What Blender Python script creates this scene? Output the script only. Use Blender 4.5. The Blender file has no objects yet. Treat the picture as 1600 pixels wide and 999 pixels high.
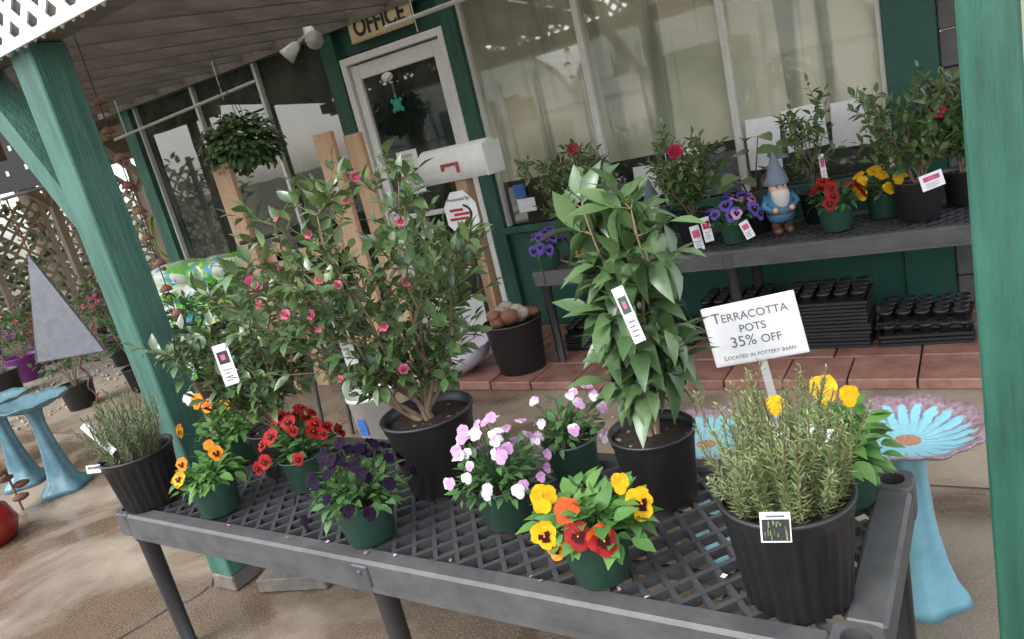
import bpy, math, random
from mathutils import Vector as V, Matrix, Euler
R=random.Random(7)
sc=bpy.context.scene
pi=math.pi
# ------------------------------------------------------------ materials
def newmat(name):
    m=bpy.data.materials.new(name); m.use_nodes=True
    nt=m.node_tree; b=nt.nodes['Principled BSDF']; return m,nt,b
def mix(nt,fac,a,b,mode='MIX'):
    n=nt.nodes.new('ShaderNodeMix'); n.data_type='RGBA'; n.blend_type=mode
    for s,val in ((n.inputs[0],fac),(n.inputs[6],a),(n.inputs[7],b)):
        if hasattr(val,'is_linked'): nt.links.new(val,s)
        elif isinstance(val,(int,float)): s.default_value=val
        else: s.default_value=(*val,1)
    return n.outputs[2]
def noise(nt,scale,detail=4,vec=None,rough=.6,dist=0):
    n=nt.nodes.new('ShaderNodeTexNoise'); n.inputs['Scale'].default_value=scale
    n.inputs['Detail'].default_value=detail; n.inputs['Roughness'].default_value=rough
    n.inputs['Distortion'].default_value=dist
    if vec is not None: nt.links.new(vec,n.inputs['Vector'])
    return n.outputs['Fac']
def ramp(nt,fac,p0,p1,c0=(0,0,0),c1=(1,1,1)):
    r=nt.nodes.new('ShaderNodeValToRGB'); nt.links.new(fac,r.inputs[0])
    r.color_ramp.elements[0].position=p0; r.color_ramp.elements[1].position=p1
    r.color_ramp.elements[0].color=(*c0,1); r.color_ramp.elements[1].color=(*c1,1)
    return r.outputs[0]
def coord(nt,scale=(1,1,1),rot=(0,0,0)):
    t=nt.nodes.new('ShaderNodeTexCoord'); mp=nt.nodes.new('ShaderNodeMapping')
    mp.inputs['Scale'].default_value=scale; mp.inputs['Rotation'].default_value=rot
    nt.links.new(t.outputs['Object'],mp.inputs['Vector']); return mp.outputs[0]
def bump(nt,b,h,s=.3,d=.01):
    n=nt.nodes.new('ShaderNodeBump'); n.inputs['Strength'].default_value=s; n.inputs['Distance'].default_value=d
    nt.links.new(h,n.inputs['Height']); nt.links.new(n.outputs[0],b.inputs['Normal'])
def mat(name,c,rough=.6,ns=12,var=.3,c2=None,scale=(1,1,1),bs=.15,lo=.35,hi=.65,metal=0,fine=True,bd=.004):
    m,nt,b=newmat(name); v=coord(nt,scale)
    c2=c2 or tuple(x*(1-var) for x in c)
    f=ramp(nt,noise(nt,ns,6,v,.65),lo,hi)
    col=mix(nt,f,c2,c)
    if fine:
        f2=noise(nt,ns*7,3,v); col=mix(nt,.35,col,mix(nt,f2,tuple(x*.55 for x in c),tuple(min(1,x*1.35) for x in c)))
    nt.links.new(col,b.inputs['Base Color']); b.inputs['Roughness'].default_value=rough; b.inputs['Metallic'].default_value=metal
    if bs: bump(nt,b,noise(nt,ns*5,5,v),bs,bd)
    return m
def leafmat(name,cs,rough=.4,trans=.25,spec=.5):
    m,nt,b=newmat(name); g=nt.nodes.new('ShaderNodeNewGeometry')
    r=nt.nodes.new('ShaderNodeValToRGB'); e=r.color_ramp.elements
    e[0].color=(*cs[0],1); e[1].color=(*cs[-1],1)
    for i,c in enumerate(cs[1:-1]): x=e.new((i+1)/(len(cs)-1)); x.color=(*c,1)
    nt.links.new(g.outputs['Random Per Island'],r.inputs[0])
    col=mix(nt,.35,r.outputs[0],mix(nt,noise(nt,60,2),tuple(x*.5 for x in cs[0]),tuple(min(1,x*1.3) for x in cs[-1])))
    col=mix(nt,g.outputs['Backfacing'],col,mix(nt,.5,col,tuple(min(1,x*1.6) for x in cs[-1])))
    nt.links.new(col,b.inputs['Base Color']); b.inputs['Roughness'].default_value=rough
    b.inputs['Specular IOR Level'].default_value=spec
    if trans:
        t=nt.nodes.new('ShaderNodeBsdfTranslucent'); nt.links.new(col,t.inputs[0])
        s=nt.nodes.new('ShaderNodeMixShader'); s.inputs[0].default_value=trans
        nt.links.new(b.outputs[0],s.inputs[1]); nt.links.new(t.outputs[0],s.inputs[2])
        nt.links.new(s.outputs[0],nt.nodes['Material Output'].inputs[0])
    return m
def woodpaint(name,c,chip):
    m,nt,b=newmat(name); v=coord(nt,(16,16,1.1)); v2=coord(nt,(3,3,1))
    col=mix(nt,ramp(nt,noise(nt,2.2,6,v,.65),.3,.7),tuple(x*.55 for x in c),tuple(x*1.2 for x in c))
    col=mix(nt,mix(nt,.5,ramp(nt,noise(nt,2,5,v2,.6),.45,.7),(0,0,0)),col,tuple(min(1,x*1.5+.02) for x in c))
    ch=ramp(nt,noise(nt,5,8,coord(nt,(4,4,1.3)),.75),.63,.66); col=mix(nt,ch,col,chip)
    nt.links.new(col,b.inputs['Base Color']); b.inputs['Roughness'].default_value=.6; bump(nt,b,noise(nt,3,6,v,.7),.9,.008); return m
M={}
M['greenpost']=woodpaint('green_painted_wood',(.016,.088,.058),(.03,.06,.045))
M['greenpost_l']=woodpaint('green_painted_wood_weathered',(.036,.118,.088),(.10,.14,.115))
M['greenwall']=mat('green_wall_paint',(.011,.078,.054),.5,3,.3,bs=.1)
M['white']=mat('white_paint',(.75,.75,.73),.45,4,.12,bs=.03)
M['alu']=mat('white_aluminium',(.62,.62,.58),.35,5,.2,bs=.02)
M['paper']=mat('paper',(.8,.8,.8),.6,3,.05,bs=0)
M['blackpot']=mat('black_pot_plastic',(.024,.024,.026),.42,9,.4,c2=(.011,.011,.012),bs=.08,lo=.3,hi=.75)
M['blackmetal']=mat('black_metal',(.012,.012,.014),.6,20,.3,bs=.1)
M['greenpot']=mat('green_pot_plastic',(.035,.1,.066),.4,7,.35,c2=(.02,.066,.045),bs=.08)
M['bench']=mat('bench_plastic',(.056,.058,.062),.42,9,.4,c2=(.03,.031,.034),bs=.15,lo=.3,hi=.7)
M['rim']=mat('bench_rim_plastic',(.080,.080,.080),.5,7,.4,c2=(.033,.033,.035),scale=(1,1,1.5),bs=.25,lo=.35,hi=.62)
M['soil']=mat('potting_soil',(.05,.028,.016),.95,60,.7,bs=1,c2=(.012,.008,.005),bd=.02)
M['terra']=mat('terracotta',(.22,.09,.052),.8,14,.45,bs=.1)
M['rust']=mat('rusty_metal',(.13,.05,.03),.8,30,.5,bs=.3)
M['wood']=mat('cedar_wood',(.50,.33,.20),.65,5,.3,c2=(.34,.2,.115),scale=(6,6,.5),bs=.2)
M['greywood']=mat('weathered_rafter_wood',(.17,.15,.13),.8,6,.5,c2=(.075,.065,.055),scale=(4,.6,4),bs=.4)
M['lattice']=mat('white_lattice',(.66,.66,.64),.6,8,.25,bs=.1)
M['bark']=mat('camellia_bark',(.23,.155,.095),.8,40,.4,bs=.3)
M['twig']=mat('green_twig',(.15,.12,.05),.7,30,.3,bs=.1)
M['galv']=mat('galvanised_metal',(.25,.26,.28),.45,25,.3,c2=(.17,.17,.19),metal=.5,bs=.1)
M['stone']=mat('river_stone',(.36,.31,.25),.75,9,.4,bs=.2)
M['red']=mat('red_paint',(.45,.02,.02),.4,8,.2,bs=.02)
M['redglaze']=mat('red_glaze',(.25,.015,.012),.2,8,.3,bs=.02)
M['darkred']=mat('dark_red_ink',(.35,.04,.03),.5,8,.2,bs=0)
M['ink']=mat('grey_ink',(.12,.12,.14),.6,8,.1,bs=0)
M['black']=mat('black_ink',(.01,.01,.01),.6,8,.1,bs=0)
M['crack']=mat('crack_dark',(.04,.03,.022),.9,8,.1,bs=0)
M['yellow']=mat('sign_cream',(.6,.48,.27),.6,5,.2,bs=.03)
M['blue']=mat('blue_glaze',(.11,.22,.26),.25,9,.3,c2=(.05,.12,.155),bs=.15)
M['skyblue']=mat('light_blue_glaze',(.2,.41,.47),.3,5,.2,c2=(.12,.3,.37),bs=.2)
M['teal']=mat('teal_paint',(.02,.3,.22),.4,8,.2,bs=0)
M['skin']=mat('gnome_skin',(.6,.33,.24),.5,8,.1,bs=0)
M['beard']=mat('gnome_beard',(.6,.57,.53),.8,30,.3,bs=.5)
M['hat']=mat('gnome_hat',(.15,.19,.25),.7,25,.4,bs=.4)
M['coat']=mat('gnome_coat',(.05,.18,.3),.6,8,.2,bs=.1)
M['boot']=mat('gnome_boot',(.1,.05,.03),.5,8,.2,bs=.1)
M['hatY']=mat('gnome_hat_yellow',(.55,.36,.05),.7,25,.3,bs=.2)
M['lav']=mat('lavender_glaze',(.6,.52,.6),.35,6,.2,bs=.1)
M['brown']=mat('brown_roof',(.33,.26,.19),.6,3,.3,bs=.1)
M['hose']=mat('yellow_hose',(.4,.45,.05),.4,8,.2,bs=0)
M['purplepot']=mat('purple_pot',(.22,.03,.25),.4,8,.2,bs=0)
M['bluepot']=mat('blue_pot',(.03,.12,.4),.4,8,.2,bs=0)
M['dirtyblock']=mat('cinder_column',(.11,.11,.105),.8,10,.4,bs=.4)
# leaf mats
M['camleaf']=leafmat('camellia_leaf',[(.018,.045,.018),(.032,.075,.025),(.055,.11,.036),(.11,.17,.055)],.27,0,.6)
M['cam2leaf']=leafmat('broad_camellia_leaf',[(.030,.066,.026),(.046,.095,.034),(.070,.13,.046),(.10,.165,.06)],.33,0,.55)
M['panleaf']=leafmat('pansy_leaf',[(.045,.13,.03),(.075,.19,.045),(.125,.26,.06)],.5,.2,.35)
M['vioLeaf']=leafmat('viola_leaf',[(.03,.08,.027),(.05,.13,.04),(.09,.18,.055)],.5,.2,.35)
M['rosleaf']=leafmat('rosemary_needle',[(.085,.125,.045),(.15,.2,.075),(.24,.29,.13)],.55,0,.3)
M['rosleafd']=leafmat('rosemary_needle_dull',[(.075,.12,.06),(.12,.17,.085),(.18,.24,.13)],.55,0,.3)
M['bgleaf']=leafmat('background_foliage',[(.03,.07,.025),(.055,.11,.035),(.11,.17,.05)],.5,0,.4)
M['treeleaf']=leafmat('tree_foliage',[(.05,.09,.03),(.09,.14,.045),(.15,.2,.07)],.6,0,.3)
def petal(n,c,tr=.2,sp=.25): return leafmat(n,[tuple(x*.75 for x in c),c,tuple(min(1,x*1.15) for x in c)],.6,tr,sp)
M['pO']=petal('orange_petal',(.74,.23,.01)); M['pY']=petal('yellow_petal',(.8,.44,.01)); M['pR']=petal('red_petal',(.31,.012,.01))
M['pOR']=petal('orange_red_petal',(.54,.08,.01)); M['pD']=petal('dark_petal',(.04,.005,.006),0,.1); M['pP']=petal('black_purple_petal',(.010,.004,.015),0,.08)
M['pV']=petal('violet_petal',(.13,.08,.38)); M['pW']=petal('white_petal',(.72,.65,.71)); M['pL']=petal('lilac_petal',(.56,.30,.52)); M['pK']=petal('pink_petal',(.70,.14,.27))
M['pKh']=petal('hot_pink_petal',(.56,.015,.09))
def glassmat(name,refl_film):
    m,nt,b=newmat(name)
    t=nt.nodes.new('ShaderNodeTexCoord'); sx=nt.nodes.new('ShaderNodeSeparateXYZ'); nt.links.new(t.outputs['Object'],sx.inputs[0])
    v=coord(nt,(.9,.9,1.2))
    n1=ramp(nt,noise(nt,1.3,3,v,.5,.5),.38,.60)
    cf=mix(nt,n1,(.17,.19,.12),(.55,.52,.39))  # frosted film tone with a blotchy greenhouse reflection painted into the colour
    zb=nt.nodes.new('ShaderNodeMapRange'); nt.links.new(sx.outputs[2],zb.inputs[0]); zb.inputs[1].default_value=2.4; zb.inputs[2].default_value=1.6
    cf=mix(nt,zb.outputs[0],mix(nt,.45,cf,(.13,.15,.10)),mix(nt,.45,cf,(.62,.59,.46)))  # painted reflection continues: darker olive at the top, brighter cream band lower down
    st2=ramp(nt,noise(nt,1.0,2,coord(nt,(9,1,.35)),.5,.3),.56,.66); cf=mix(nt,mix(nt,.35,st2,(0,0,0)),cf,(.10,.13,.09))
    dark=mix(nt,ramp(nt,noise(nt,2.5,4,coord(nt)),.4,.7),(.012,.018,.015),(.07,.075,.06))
    if refl_film:
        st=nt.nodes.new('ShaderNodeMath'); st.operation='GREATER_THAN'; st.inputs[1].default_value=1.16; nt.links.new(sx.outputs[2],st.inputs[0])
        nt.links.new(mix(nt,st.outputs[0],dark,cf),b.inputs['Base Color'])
        b.inputs['Roughness'].default_value=.03; b.inputs['IOR'].default_value=2.3
    else:
        nt.links.new(dark,b.inputs['Base Color']); b.inputs['Roughness'].default_value=.02
        b.inputs['IOR'].default_value=1.7
    bump(nt,b,noise(nt,1.6,2,v),.12,.01)
    return m
M['refl_film']=glassmat('film_glass_painted_reflection',True); M['glass']=glassmat('dark_window_glass',False)
def concrete():
    m,nt,b=newmat('concrete_paving'); v=coord(nt)
    t=nt.nodes.new('ShaderNodeTexCoord'); sx=nt.nodes.new('ShaderNodeSeparateXYZ'); nt.links.new(t.outputs['Object'],sx.inputs[0])
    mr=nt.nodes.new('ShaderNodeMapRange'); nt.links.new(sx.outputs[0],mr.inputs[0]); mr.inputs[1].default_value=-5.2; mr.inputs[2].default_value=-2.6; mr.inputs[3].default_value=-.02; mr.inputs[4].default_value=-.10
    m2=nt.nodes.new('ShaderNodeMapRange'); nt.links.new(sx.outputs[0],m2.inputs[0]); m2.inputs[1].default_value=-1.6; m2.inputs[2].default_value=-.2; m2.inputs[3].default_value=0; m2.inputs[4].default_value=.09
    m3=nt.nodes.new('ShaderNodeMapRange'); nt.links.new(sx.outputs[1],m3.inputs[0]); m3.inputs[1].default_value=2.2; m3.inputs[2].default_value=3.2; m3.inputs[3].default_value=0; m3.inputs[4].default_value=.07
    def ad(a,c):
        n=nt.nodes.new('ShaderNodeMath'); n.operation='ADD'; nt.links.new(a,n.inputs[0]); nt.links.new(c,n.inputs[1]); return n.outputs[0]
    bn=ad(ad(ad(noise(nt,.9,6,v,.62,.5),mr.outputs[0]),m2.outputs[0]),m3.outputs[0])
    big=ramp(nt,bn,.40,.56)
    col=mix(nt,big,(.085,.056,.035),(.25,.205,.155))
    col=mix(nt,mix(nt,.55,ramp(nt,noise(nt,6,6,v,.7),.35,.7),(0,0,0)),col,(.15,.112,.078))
    sp=ramp(nt,noise(nt,150,2,v),.5,.75); col=mix(nt,mix(nt,.5,sp,(0,0,0)),col,(.42,.37,.31))
    nt.links.new(col,b.inputs['Base Color'])
    rr=ramp(nt,bn,.39,.52,(.08,.08,.08),(.6,.6,.6)); nt.links.new(rr,b.inputs['Roughness'])
    bump(nt,b,noise(nt,90,4,v),.08,.003); return m
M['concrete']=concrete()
M['gravel']=mat('gravel',(.36,.32,.27),.9,14,.5,c2=(.2,.17,.14),bs=1,bd=.03)
M['dirt']=mat('ground_soil',(.2,.17,.11),.95,1.5,.5,c2=(.09,.12,.05),bs=.4)
def paver():
    m,nt,b=newmat('brick_paver'); v=coord(nt)
    g=nt.nodes.new('ShaderNodeNewGeometry')
    r=ramp(nt,g.outputs['Random Per Island'],0,1,(.16,.055,.04),(.31,.135,.10))
    col=mix(nt,.55,r,mix(nt,ramp(nt,noise(nt,9,6,v,.7),.3,.7),(.10,.042,.03),(.40,.25,.19)))
    nt.links.new(col,b.inputs['Base Color']); b.inputs['Roughness'].default_value=.42; bump(nt,b,noise(nt,60,5,v),.4,.006); return m
M['paver']=paver()
def bowlmat():
    m,nt,b=newmat('painted_birdbath_glaze')
    t=nt.nodes.new('ShaderNodeTexCoord'); s=nt.nodes.new('ShaderNodeSeparateXYZ'); nt.links.new(t.outputs['Object'],s.inputs[0])
    def mth(op,a,bb=None):
        n=nt.nodes.new('ShaderNodeMath'); n.operation=op
        for i,x in enumerate((a,bb)):
            if x is None: continue
            if hasattr(x,'is_linked'): nt.links.new(x,n.inputs[i])
            else: n.inputs[i].default_value=x
        return n.outputs[0]
    ang=mth('ARCTAN2',s.outputs[1],s.outputs[0]); rad=mth('SQRT',mth('ADD',mth('MULTIPLY',s.outputs[0],s.outputs[0]),mth('MULTIPLY',s.outputs[1],s.outputs[1])))
    ns=noise(nt,25,4); ns2=noise(nt,9,3)
    pet=mth('ABSOLUTE',mth('SINE',mth('ADD',mth('MULTIPLY',ang,11),mth('MULTIPLY',ns2,2.5))))
    edge=mth('ADD',mth('ADD',.128,mth('MULTIPLY',pet,.034)),mth('MULTIPLY',mth('SUBTRACT',ns,.5),.05))
    df=nt.nodes.new('ShaderNodeMapRange'); nt.links.new(mth('SUBTRACT',rad,edge),df.inputs[0]); df.inputs[1].default_value=-.006; df.inputs[2].default_value=.006; df.inputs[3].default_value=1; df.inputs[4].default_value=0
    inr=df.outputs[0]
    vein=ramp(nt,mth('ADD',pet,mth('MULTIPLY',mth('SUBTRACT',ns,.5),.9)),.1,.55)
    blue=mix(nt,vein,(.13,.10,.2),(.18,.43,.51))
    fade=ramp(nt,rad,.07,.12); blue=mix(nt,fade,mix(nt,ns,(.12,.34,.43),(.26,.51,.56)),blue)
    rimc=mix(nt,ramp(nt,noise(nt,30,5),.35,.65),(.13,.085,.11),(.29,.21,.24))
    col=mix(nt,inr,rimc,blue)
    cen=mth('LESS_THAN',rad,.034); col=mix(nt,cen,col,mix(nt,ramp(nt,noise(nt,150,2),.45,.55),(.15,.06,.03),(.5,.28,.18)))
    nt.links.new(col,b.inputs['Base Color']); b.inputs['Roughness'].default_value=.3; bump(nt,b,mth('ADD',ns,mth('MULTIPLY',pet,.6)),.4,.005); return m
M['bowl']=bowlmat()
def bagmat():
    m,nt,b=newmat('printed_soil_bag'); v=coord(nt,(1,1,1))
    c=mix(nt,ramp(nt,noise(nt,4,2,v),.5,.52),(.14,.46,.05),(.7,.74,.64))
    c=mix(nt,ramp(nt,noise(nt,6,2,coord(nt,(1.3,1,1.6)),.5,1),.58,.6),c,(.1,.36,.55))
    c=mix(nt,ramp(nt,noise(nt,7,2,coord(nt,(1,2,1.1)),.5,1),.62,.64),c,(.75,.68,.1))
    nt.links.new(c,b.inputs['Base Color']); b.inputs['Roughness'].default_value=.35; bump(nt,b,noise(nt,20,3),.4,.02); return m
M['bag']=bagmat()
def roofm(name,c,tr):
    m,nt,b=newmat(name); v=coord(nt,(1,1,1))
    col=mix(nt,ramp(nt,noise(nt,3,5,v),.3,.7),tuple(x*.7 for x in c),c); nt.links.new(col,b.inputs['Base Color'])
    t=nt.nodes.new('ShaderNodeBsdfTranslucent'); nt.links.new(col,t.inputs[0]); s=nt.nodes.new('ShaderNodeMixShader'); s.inputs[0].default_value=tr
    nt.links.new(b.outputs[0],s.inputs[1]); nt.links.new(t.outputs[0],s.inputs[2]); nt.links.new(s.outputs[0],nt.nodes['Material Output'].inputs[0]); return m
M['roof']=roofm('translucent_roof_panel',(.62,.58,.5),.75)
M['tanroof']=roofm('tan_roof_panel',(.6,.5,.36),.6)
M['poly']=roofm('greenhouse_film',(.75,.75,.7),.3)
# ------------------------------------------------------------ mesh builder
class MB:
    def __init__(s,name,loc=(0,0,0),rz=0,parent=None):
        s.name=name; s.loc=loc; s.rz=rz; s.v=[]; s.f=[]; s.mi=[]; s.sm=[]; s.mats=[]; s.parent=parent
    def mid(s,m):
        m=M[m]
        if m not in s.mats: s.mats.append(m)
        return s.mats.index(m)
    def add(s,vs,fs,m,smooth=False,T=None):
        o=len(s.v); i=s.mid(m)
        if T is not None: vs=[T@V(x) for x in vs]
        s.v.extend([tuple(x) for x in vs])
        for f in fs: s.f.append(tuple(o+k for k in f)); s.mi.append(i); s.sm.append(smooth)
    def box(s,x0,x1,y0,y1,z0,z1,m,T=None):
        vs=[(x,y,z) for z in (z0,z1) for y in (y0,y1) for x in (x0,x1)]
        s.add(vs,[(0,2,3,1),(4,5,7,6),(0,1,5,4),(2,6,7,3),(0,4,6,2),(1,3,7,5)],m,False,T)
    def bbox(s,x0,x1,y0,y1,z0,z1,m,b=.004,T=None):
        vs=[]
        def P(ix,iy,iz,ax):
            p=[(x0,x1)[ix],(y0,y1)[iy],(z0,z1)[iz]]
            for a,i in enumerate((ix,iy,iz)):
                if a!=ax: p[a]+= b if i==0 else -b
            return tuple(p)
        idx={}
        for ix in (0,1):
            for iy in (0,1):
                for iz in (0,1):
                    for ax in range(3): idx[(ix,iy,iz,ax)]=len(vs); vs.append(P(ix,iy,iz,ax))
        fs=[]
        for ax in range(3):
            o=[a for a in range(3) if a!=ax]
            for sd in (0,1):
                q=[]
                for (a,bb) in ((0,0),(1,0),(1,1),(0,1)):
                    k=[0,0,0]; k[ax]=sd; k[o[0]]=a; k[o[1]]=bb; q.append(idx[(*k,ax)])
                fs.append(q)
        for e in range(3):
            o=[a for a in range(3) if a!=e]
            for a in (0,1):
                for bb in (0,1):
                    k0=[0,0,0];k0[o[0]]=a;k0[o[1]]=bb; k1=list(k0); k1[e]=1
                    fs.append([idx[(*k0,o[0])],idx[(*k1,o[0])],idx[(*k1,o[1])],idx[(*k0,o[1])]])
        for ix in (0,1):
            for iy in (0,1):
                for iz in (0,1): fs.append([idx[(ix,iy,iz,a)] for a in range(3)])
        s.add(vs,fs,m,False,T)
    def obox(s,p0,p1,w,h,m,up=(0,0,1)):
        p0=V(p0);p1=V(p1);d=(p1-p0);d.normalize();sd=d.cross(V(up)).normalized();u=sd.cross(d)
        vs=[]
        for p in (p0,p1):
            for a,b in ((-1,-1),(1,-1),(1,1),(-1,1)): vs.append(p+sd*a*w/2+u*b*h/2)
        s.add(vs,[(0,1,2,3),(7,6,5,4),(0,4,5,1),(1,5,6,2),(2,6,7,3),(3,7,4,0)],m)
    def tube(s,pts,rad,m,seg=6,cap=True):
        pts=[V(p) for p in pts]; n=len(pts)
        if not isinstance(rad,(list,tuple)): rad=[rad]*n
        vs=[];ref=V((.3,.9,.1))
        for i,p in enumerate(pts):
            d=(pts[min(i+1,n-1)]-pts[max(i-1,0)])
            if d.length<1e-9: d=V((0,0,1))
            d.normalize(); r0=ref if abs(d.dot(ref.normalized()))<.95 else V((1,0,0))
            a=d.cross(r0).normalized(); b=d.cross(a)
            for k in range(seg):
                t=2*pi*k/seg; vs.append(p+(a*math.cos(t)+b*math.sin(t))*rad[i])
        fs=[]
        for i in range(n-1):
            for k in range(seg): fs.append((i*seg+k,i*seg+(k+1)%seg,(i+1)*seg+(k+1)%seg,(i+1)*seg+k))
        if cap: fs.append(tuple(range(seg))); fs.append(tuple((n-1)*seg+k for k in range(seg)))
        s.add(vs,fs,m,True)
    def lathe(s,prof,m,seg=32,c=(0,0,0),fn=None,T=None,smooth=True):
        vs=[]
        for j,(r,z) in enumerate(prof):
            for k in range(seg):
                t=2*pi*k/seg; rr,zz=(r,z) if fn is None else fn(r,z,t,j)
                vs.append((c[0]+rr*math.cos(t),c[1]+rr*math.sin(t),c[2]+zz))
        fs=[]
        for j in range(len(prof)-1):
            for k in range(seg): fs.append((j*seg+k,j*seg+(k+1)%seg,(j+1)*seg+(k+1)%seg,(j+1)*seg+k))
        s.add(vs,fs,m,smooth,T)
    def disc(s,r,z,m,seg=28,c=(0,0),bumpy=0):
        vs=[(c[0],c[1],z+bumpy)]+[(c[0]+r*math.cos(2*pi*k/seg),c[1]+r*math.sin(2*pi*k/seg),z) for k in range(seg)]
        s.add(vs,[(0,1+k,1+(k+1)%seg) for k in range(seg)],m)
    def ell(s,c,r,m,su=10,sv=7,jit=0,T=None):
        vs=[];
        for j in range(sv+1):
            ph=pi*j/sv
            for k in range(su):
                t=2*pi*k/su; q=1+R.uniform(-jit,jit)
                vs.append((c[0]+r[0]*q*math.sin(ph)*math.cos(t),c[1]+r[1]*q*math.sin(ph)*math.sin(t),c[2]+r[2]*math.cos(ph)))
        fs=[(j*su+k,(j+1)*su+k,(j+1)*su+(k+1)%su,j*su+(k+1)%su) for j in range(sv) for k in range(su)]
        s.add(vs,fs,m,True,T)
    def leaf(s,p,d,n,L,W,m,bend=.3,fold=.25,prof=(.1,.8,1,.62,0.03)):
        d=V(d).normalized(); sd=d.cross(V(n))
        if sd.length<1e-4: sd=d.cross(V((1,.2,.1)))
        sd.normalize(); n=sd.cross(d); k=len(prof); vs=[]
        for i,w in enumerate(prof):
            t=i/(k-1); q=p+d*L*t-n*(bend*L*t*t); hw=W/2*w
            vs+= [q-sd*hw+n*fold*hw, q, q+sd*hw+n*fold*hw]
        fs=[]
        for i in range(k-1):
            a=i*3; fs+=[(a,a+1,a+4,a+3),(a+1,a+2,a+5,a+4)]
        s.add(vs,fs,m,True)
    def card(s,c,w,h,face,ang,m,pic=None,lines=True,t=.0012,full=False):
        f=V(face).normalized(); x=V((0,0,1)).cross(f).normalized(); y=f.cross(x)
        ca,sa=math.cos(ang),math.sin(ang); x2=x*ca+y*sa; y2=-x*sa+y*ca; c=V(c)
        def q(cx,cy,ww,hh,mm,off):
            o=c+x2*cx+y2*cy+f*off
            s.add([o-x2*ww/2-y2*hh/2,o+x2*ww/2-y2*hh/2,o+x2*ww/2+y2*hh/2,o-x2*ww/2+y2*hh/2],[(0,1,2,3)],mm)
        q(0,0,w,h,m,t); q(0,0,w,h,m,-t)
        if full:
            q(0,-h*.08,w*.9,h*.72,pic,t*2.2)
            for i in range(16): q(R.uniform(-.38,.38)*w,R.uniform(-.36,.2)*h,w*.05,h*R.uniform(.1,.25),R.choice(['rosleaf','camleaf','rosleafd']),t*(3+.1*i))
            q(0,h*.38,w*.6,h*.07,'ink',t*2.2)
        elif pic: q(0,h*.18,w*.72,h*.3,pic,t*2.2); q(0,h*.18,w*.3,h*.13,'pK',t*3)
        if lines:
            for i in range(4): q(-w*.08*(i%2),-h*(.12+.085*i),w*(.6-.12*(i%2)),h*.022,'ink',t*2.2)
    def done(s):
        me=bpy.data.meshes.new(s.name); me.from_pydata(s.v,[],s.f)
        for m in s.mats: me.materials.append(m)
        me.polygons.foreach_set('material_index',s.mi); me.polygons.foreach_set('use_smooth',s.sm); me.update()
        o=bpy.data.objects.new(s.name,me); sc.collection.objects.link(o); o.location=s.loc; o.rotation_euler[2]=s.rz
        if s.parent: o.parent=s.parent
        return o
def empty(name,loc=(0,0,0)):
    o=bpy.data.objects.new(name,None); sc.collection.objects.link(o); o.location=loc; return o
def text(body,parent,loc,rot,size,m,name='lettering',smallcaps=False,sx=1,ext=.0008,sp=1,ls=1,off=0):
    cu=bpy.data.curves.new(name,'FONT'); cu.body=body; cu.size=size; cu.align_x='CENTER'; cu.align_y='CENTER'; cu.extrude=ext; cu.space_character=sp; cu.space_line=ls; cu.offset=off
    if smallcaps:
        cu.small_caps_scale=.75
        for i,ch in enumerate(body): cu.body_format[i].use_small_caps=True
    ob=bpy.data.objects.new(name+'_t',cu); sc.collection.objects.link(ob); bpy.context.view_layer.update()
    me=bpy.data.meshes.new_from_object(ob.evaluated_get(bpy.context.evaluated_depsgraph_get())); bpy.data.objects.remove(ob)
    me.materials.clear(); me.materials.append(M[m])
    o=bpy.data.objects.new(name,me); sc.collection.objects.link(o); o.location=loc; o.rotation_euler=rot; o.scale=(sx,1,1)
    if parent: o.parent=parent
    return o
def clipseg(x0,x1,y0,y1,ang,sp,off=0):
    d=(math.cos(ang),math.sin(ang)); n=(-d[1],d[0]); cx,cy=(x0+x1)/2,(y0+y1)/2; Rr=math.hypot(x1-x0,y1-y0)/2+sp
    out=[];k=-int(Rr/sp)-1
    while k*sp<Rr:
        px,py=cx+n[0]*(k*sp+off),cy+n[1]*(k*sp+off); t0,t1=-1e9,1e9
        for p,dd,a,b in ((px,d[0],x0,x1),(py,d[1],y0,y1)):
            if abs(dd)<1e-9:
                if p<a or p>b: t0,t1=1,0
                continue
            ta,tb=(a-p)/dd,(b-p)/dd; ta,tb=min(ta,tb),max(ta,tb); t0=max(t0,ta); t1=min(t1,tb)
        if t1-t0>.01: out.append(((px+d[0]*t0,py+d[1]*t0),(px+d[0]*t1,py+d[1]*t1)))
        k+=1
    return out
RT=V((.824,.566,0)); FR=V((.566,-.824,0)); UP=V((0,0,1))
# ------------------------------------------------------------ ground
g=MB('ground'); g.add([(-250,-250,-.008),(250,-250,-.008),(250,250,-.008),(-250,250,-.008)],[(0,1,2,3)],'dirt'); g.done()
g=MB('gravel_yard'); g.add([(-40,-6,-.004),(-7,-6,-.004),(-7,9,-.004),(-40,9,-.004)],[(0,1,2,3)],'gravel')
for i in range(1500):
    x=-7.3-R.random()**1.5*7; y=R.uniform(1.5,7); r=R.uniform(.01,.028); g.ell((x,y,r*.3),(r,r*.8,r*.6),'stone',5,3,.2)
g.done()
g=MB('concrete_pavement')
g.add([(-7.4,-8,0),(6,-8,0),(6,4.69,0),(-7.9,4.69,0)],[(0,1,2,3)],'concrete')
def strip(pts,w,z,m):
    vs=[];fs=[]
    for i,p in enumerate(pts):
        a=V(pts[max(i-1,0)]);b=V(pts[min(i+1,len(pts)-1)]);d=(b-a).normalized();n=V((-d.y,d.x)); ww=w*R.uniform(.4,1.2)
        vs+=[(p[0]+n.x*ww,p[1]+n.y*ww,z),(p[0]-n.x*ww,p[1]-n.y*ww,z)]
    for i in range(len(pts)-1): fs.append((2*i,2*i+1,2*i+3,2*i+2))
    g.add(vs,fs,m)
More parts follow.
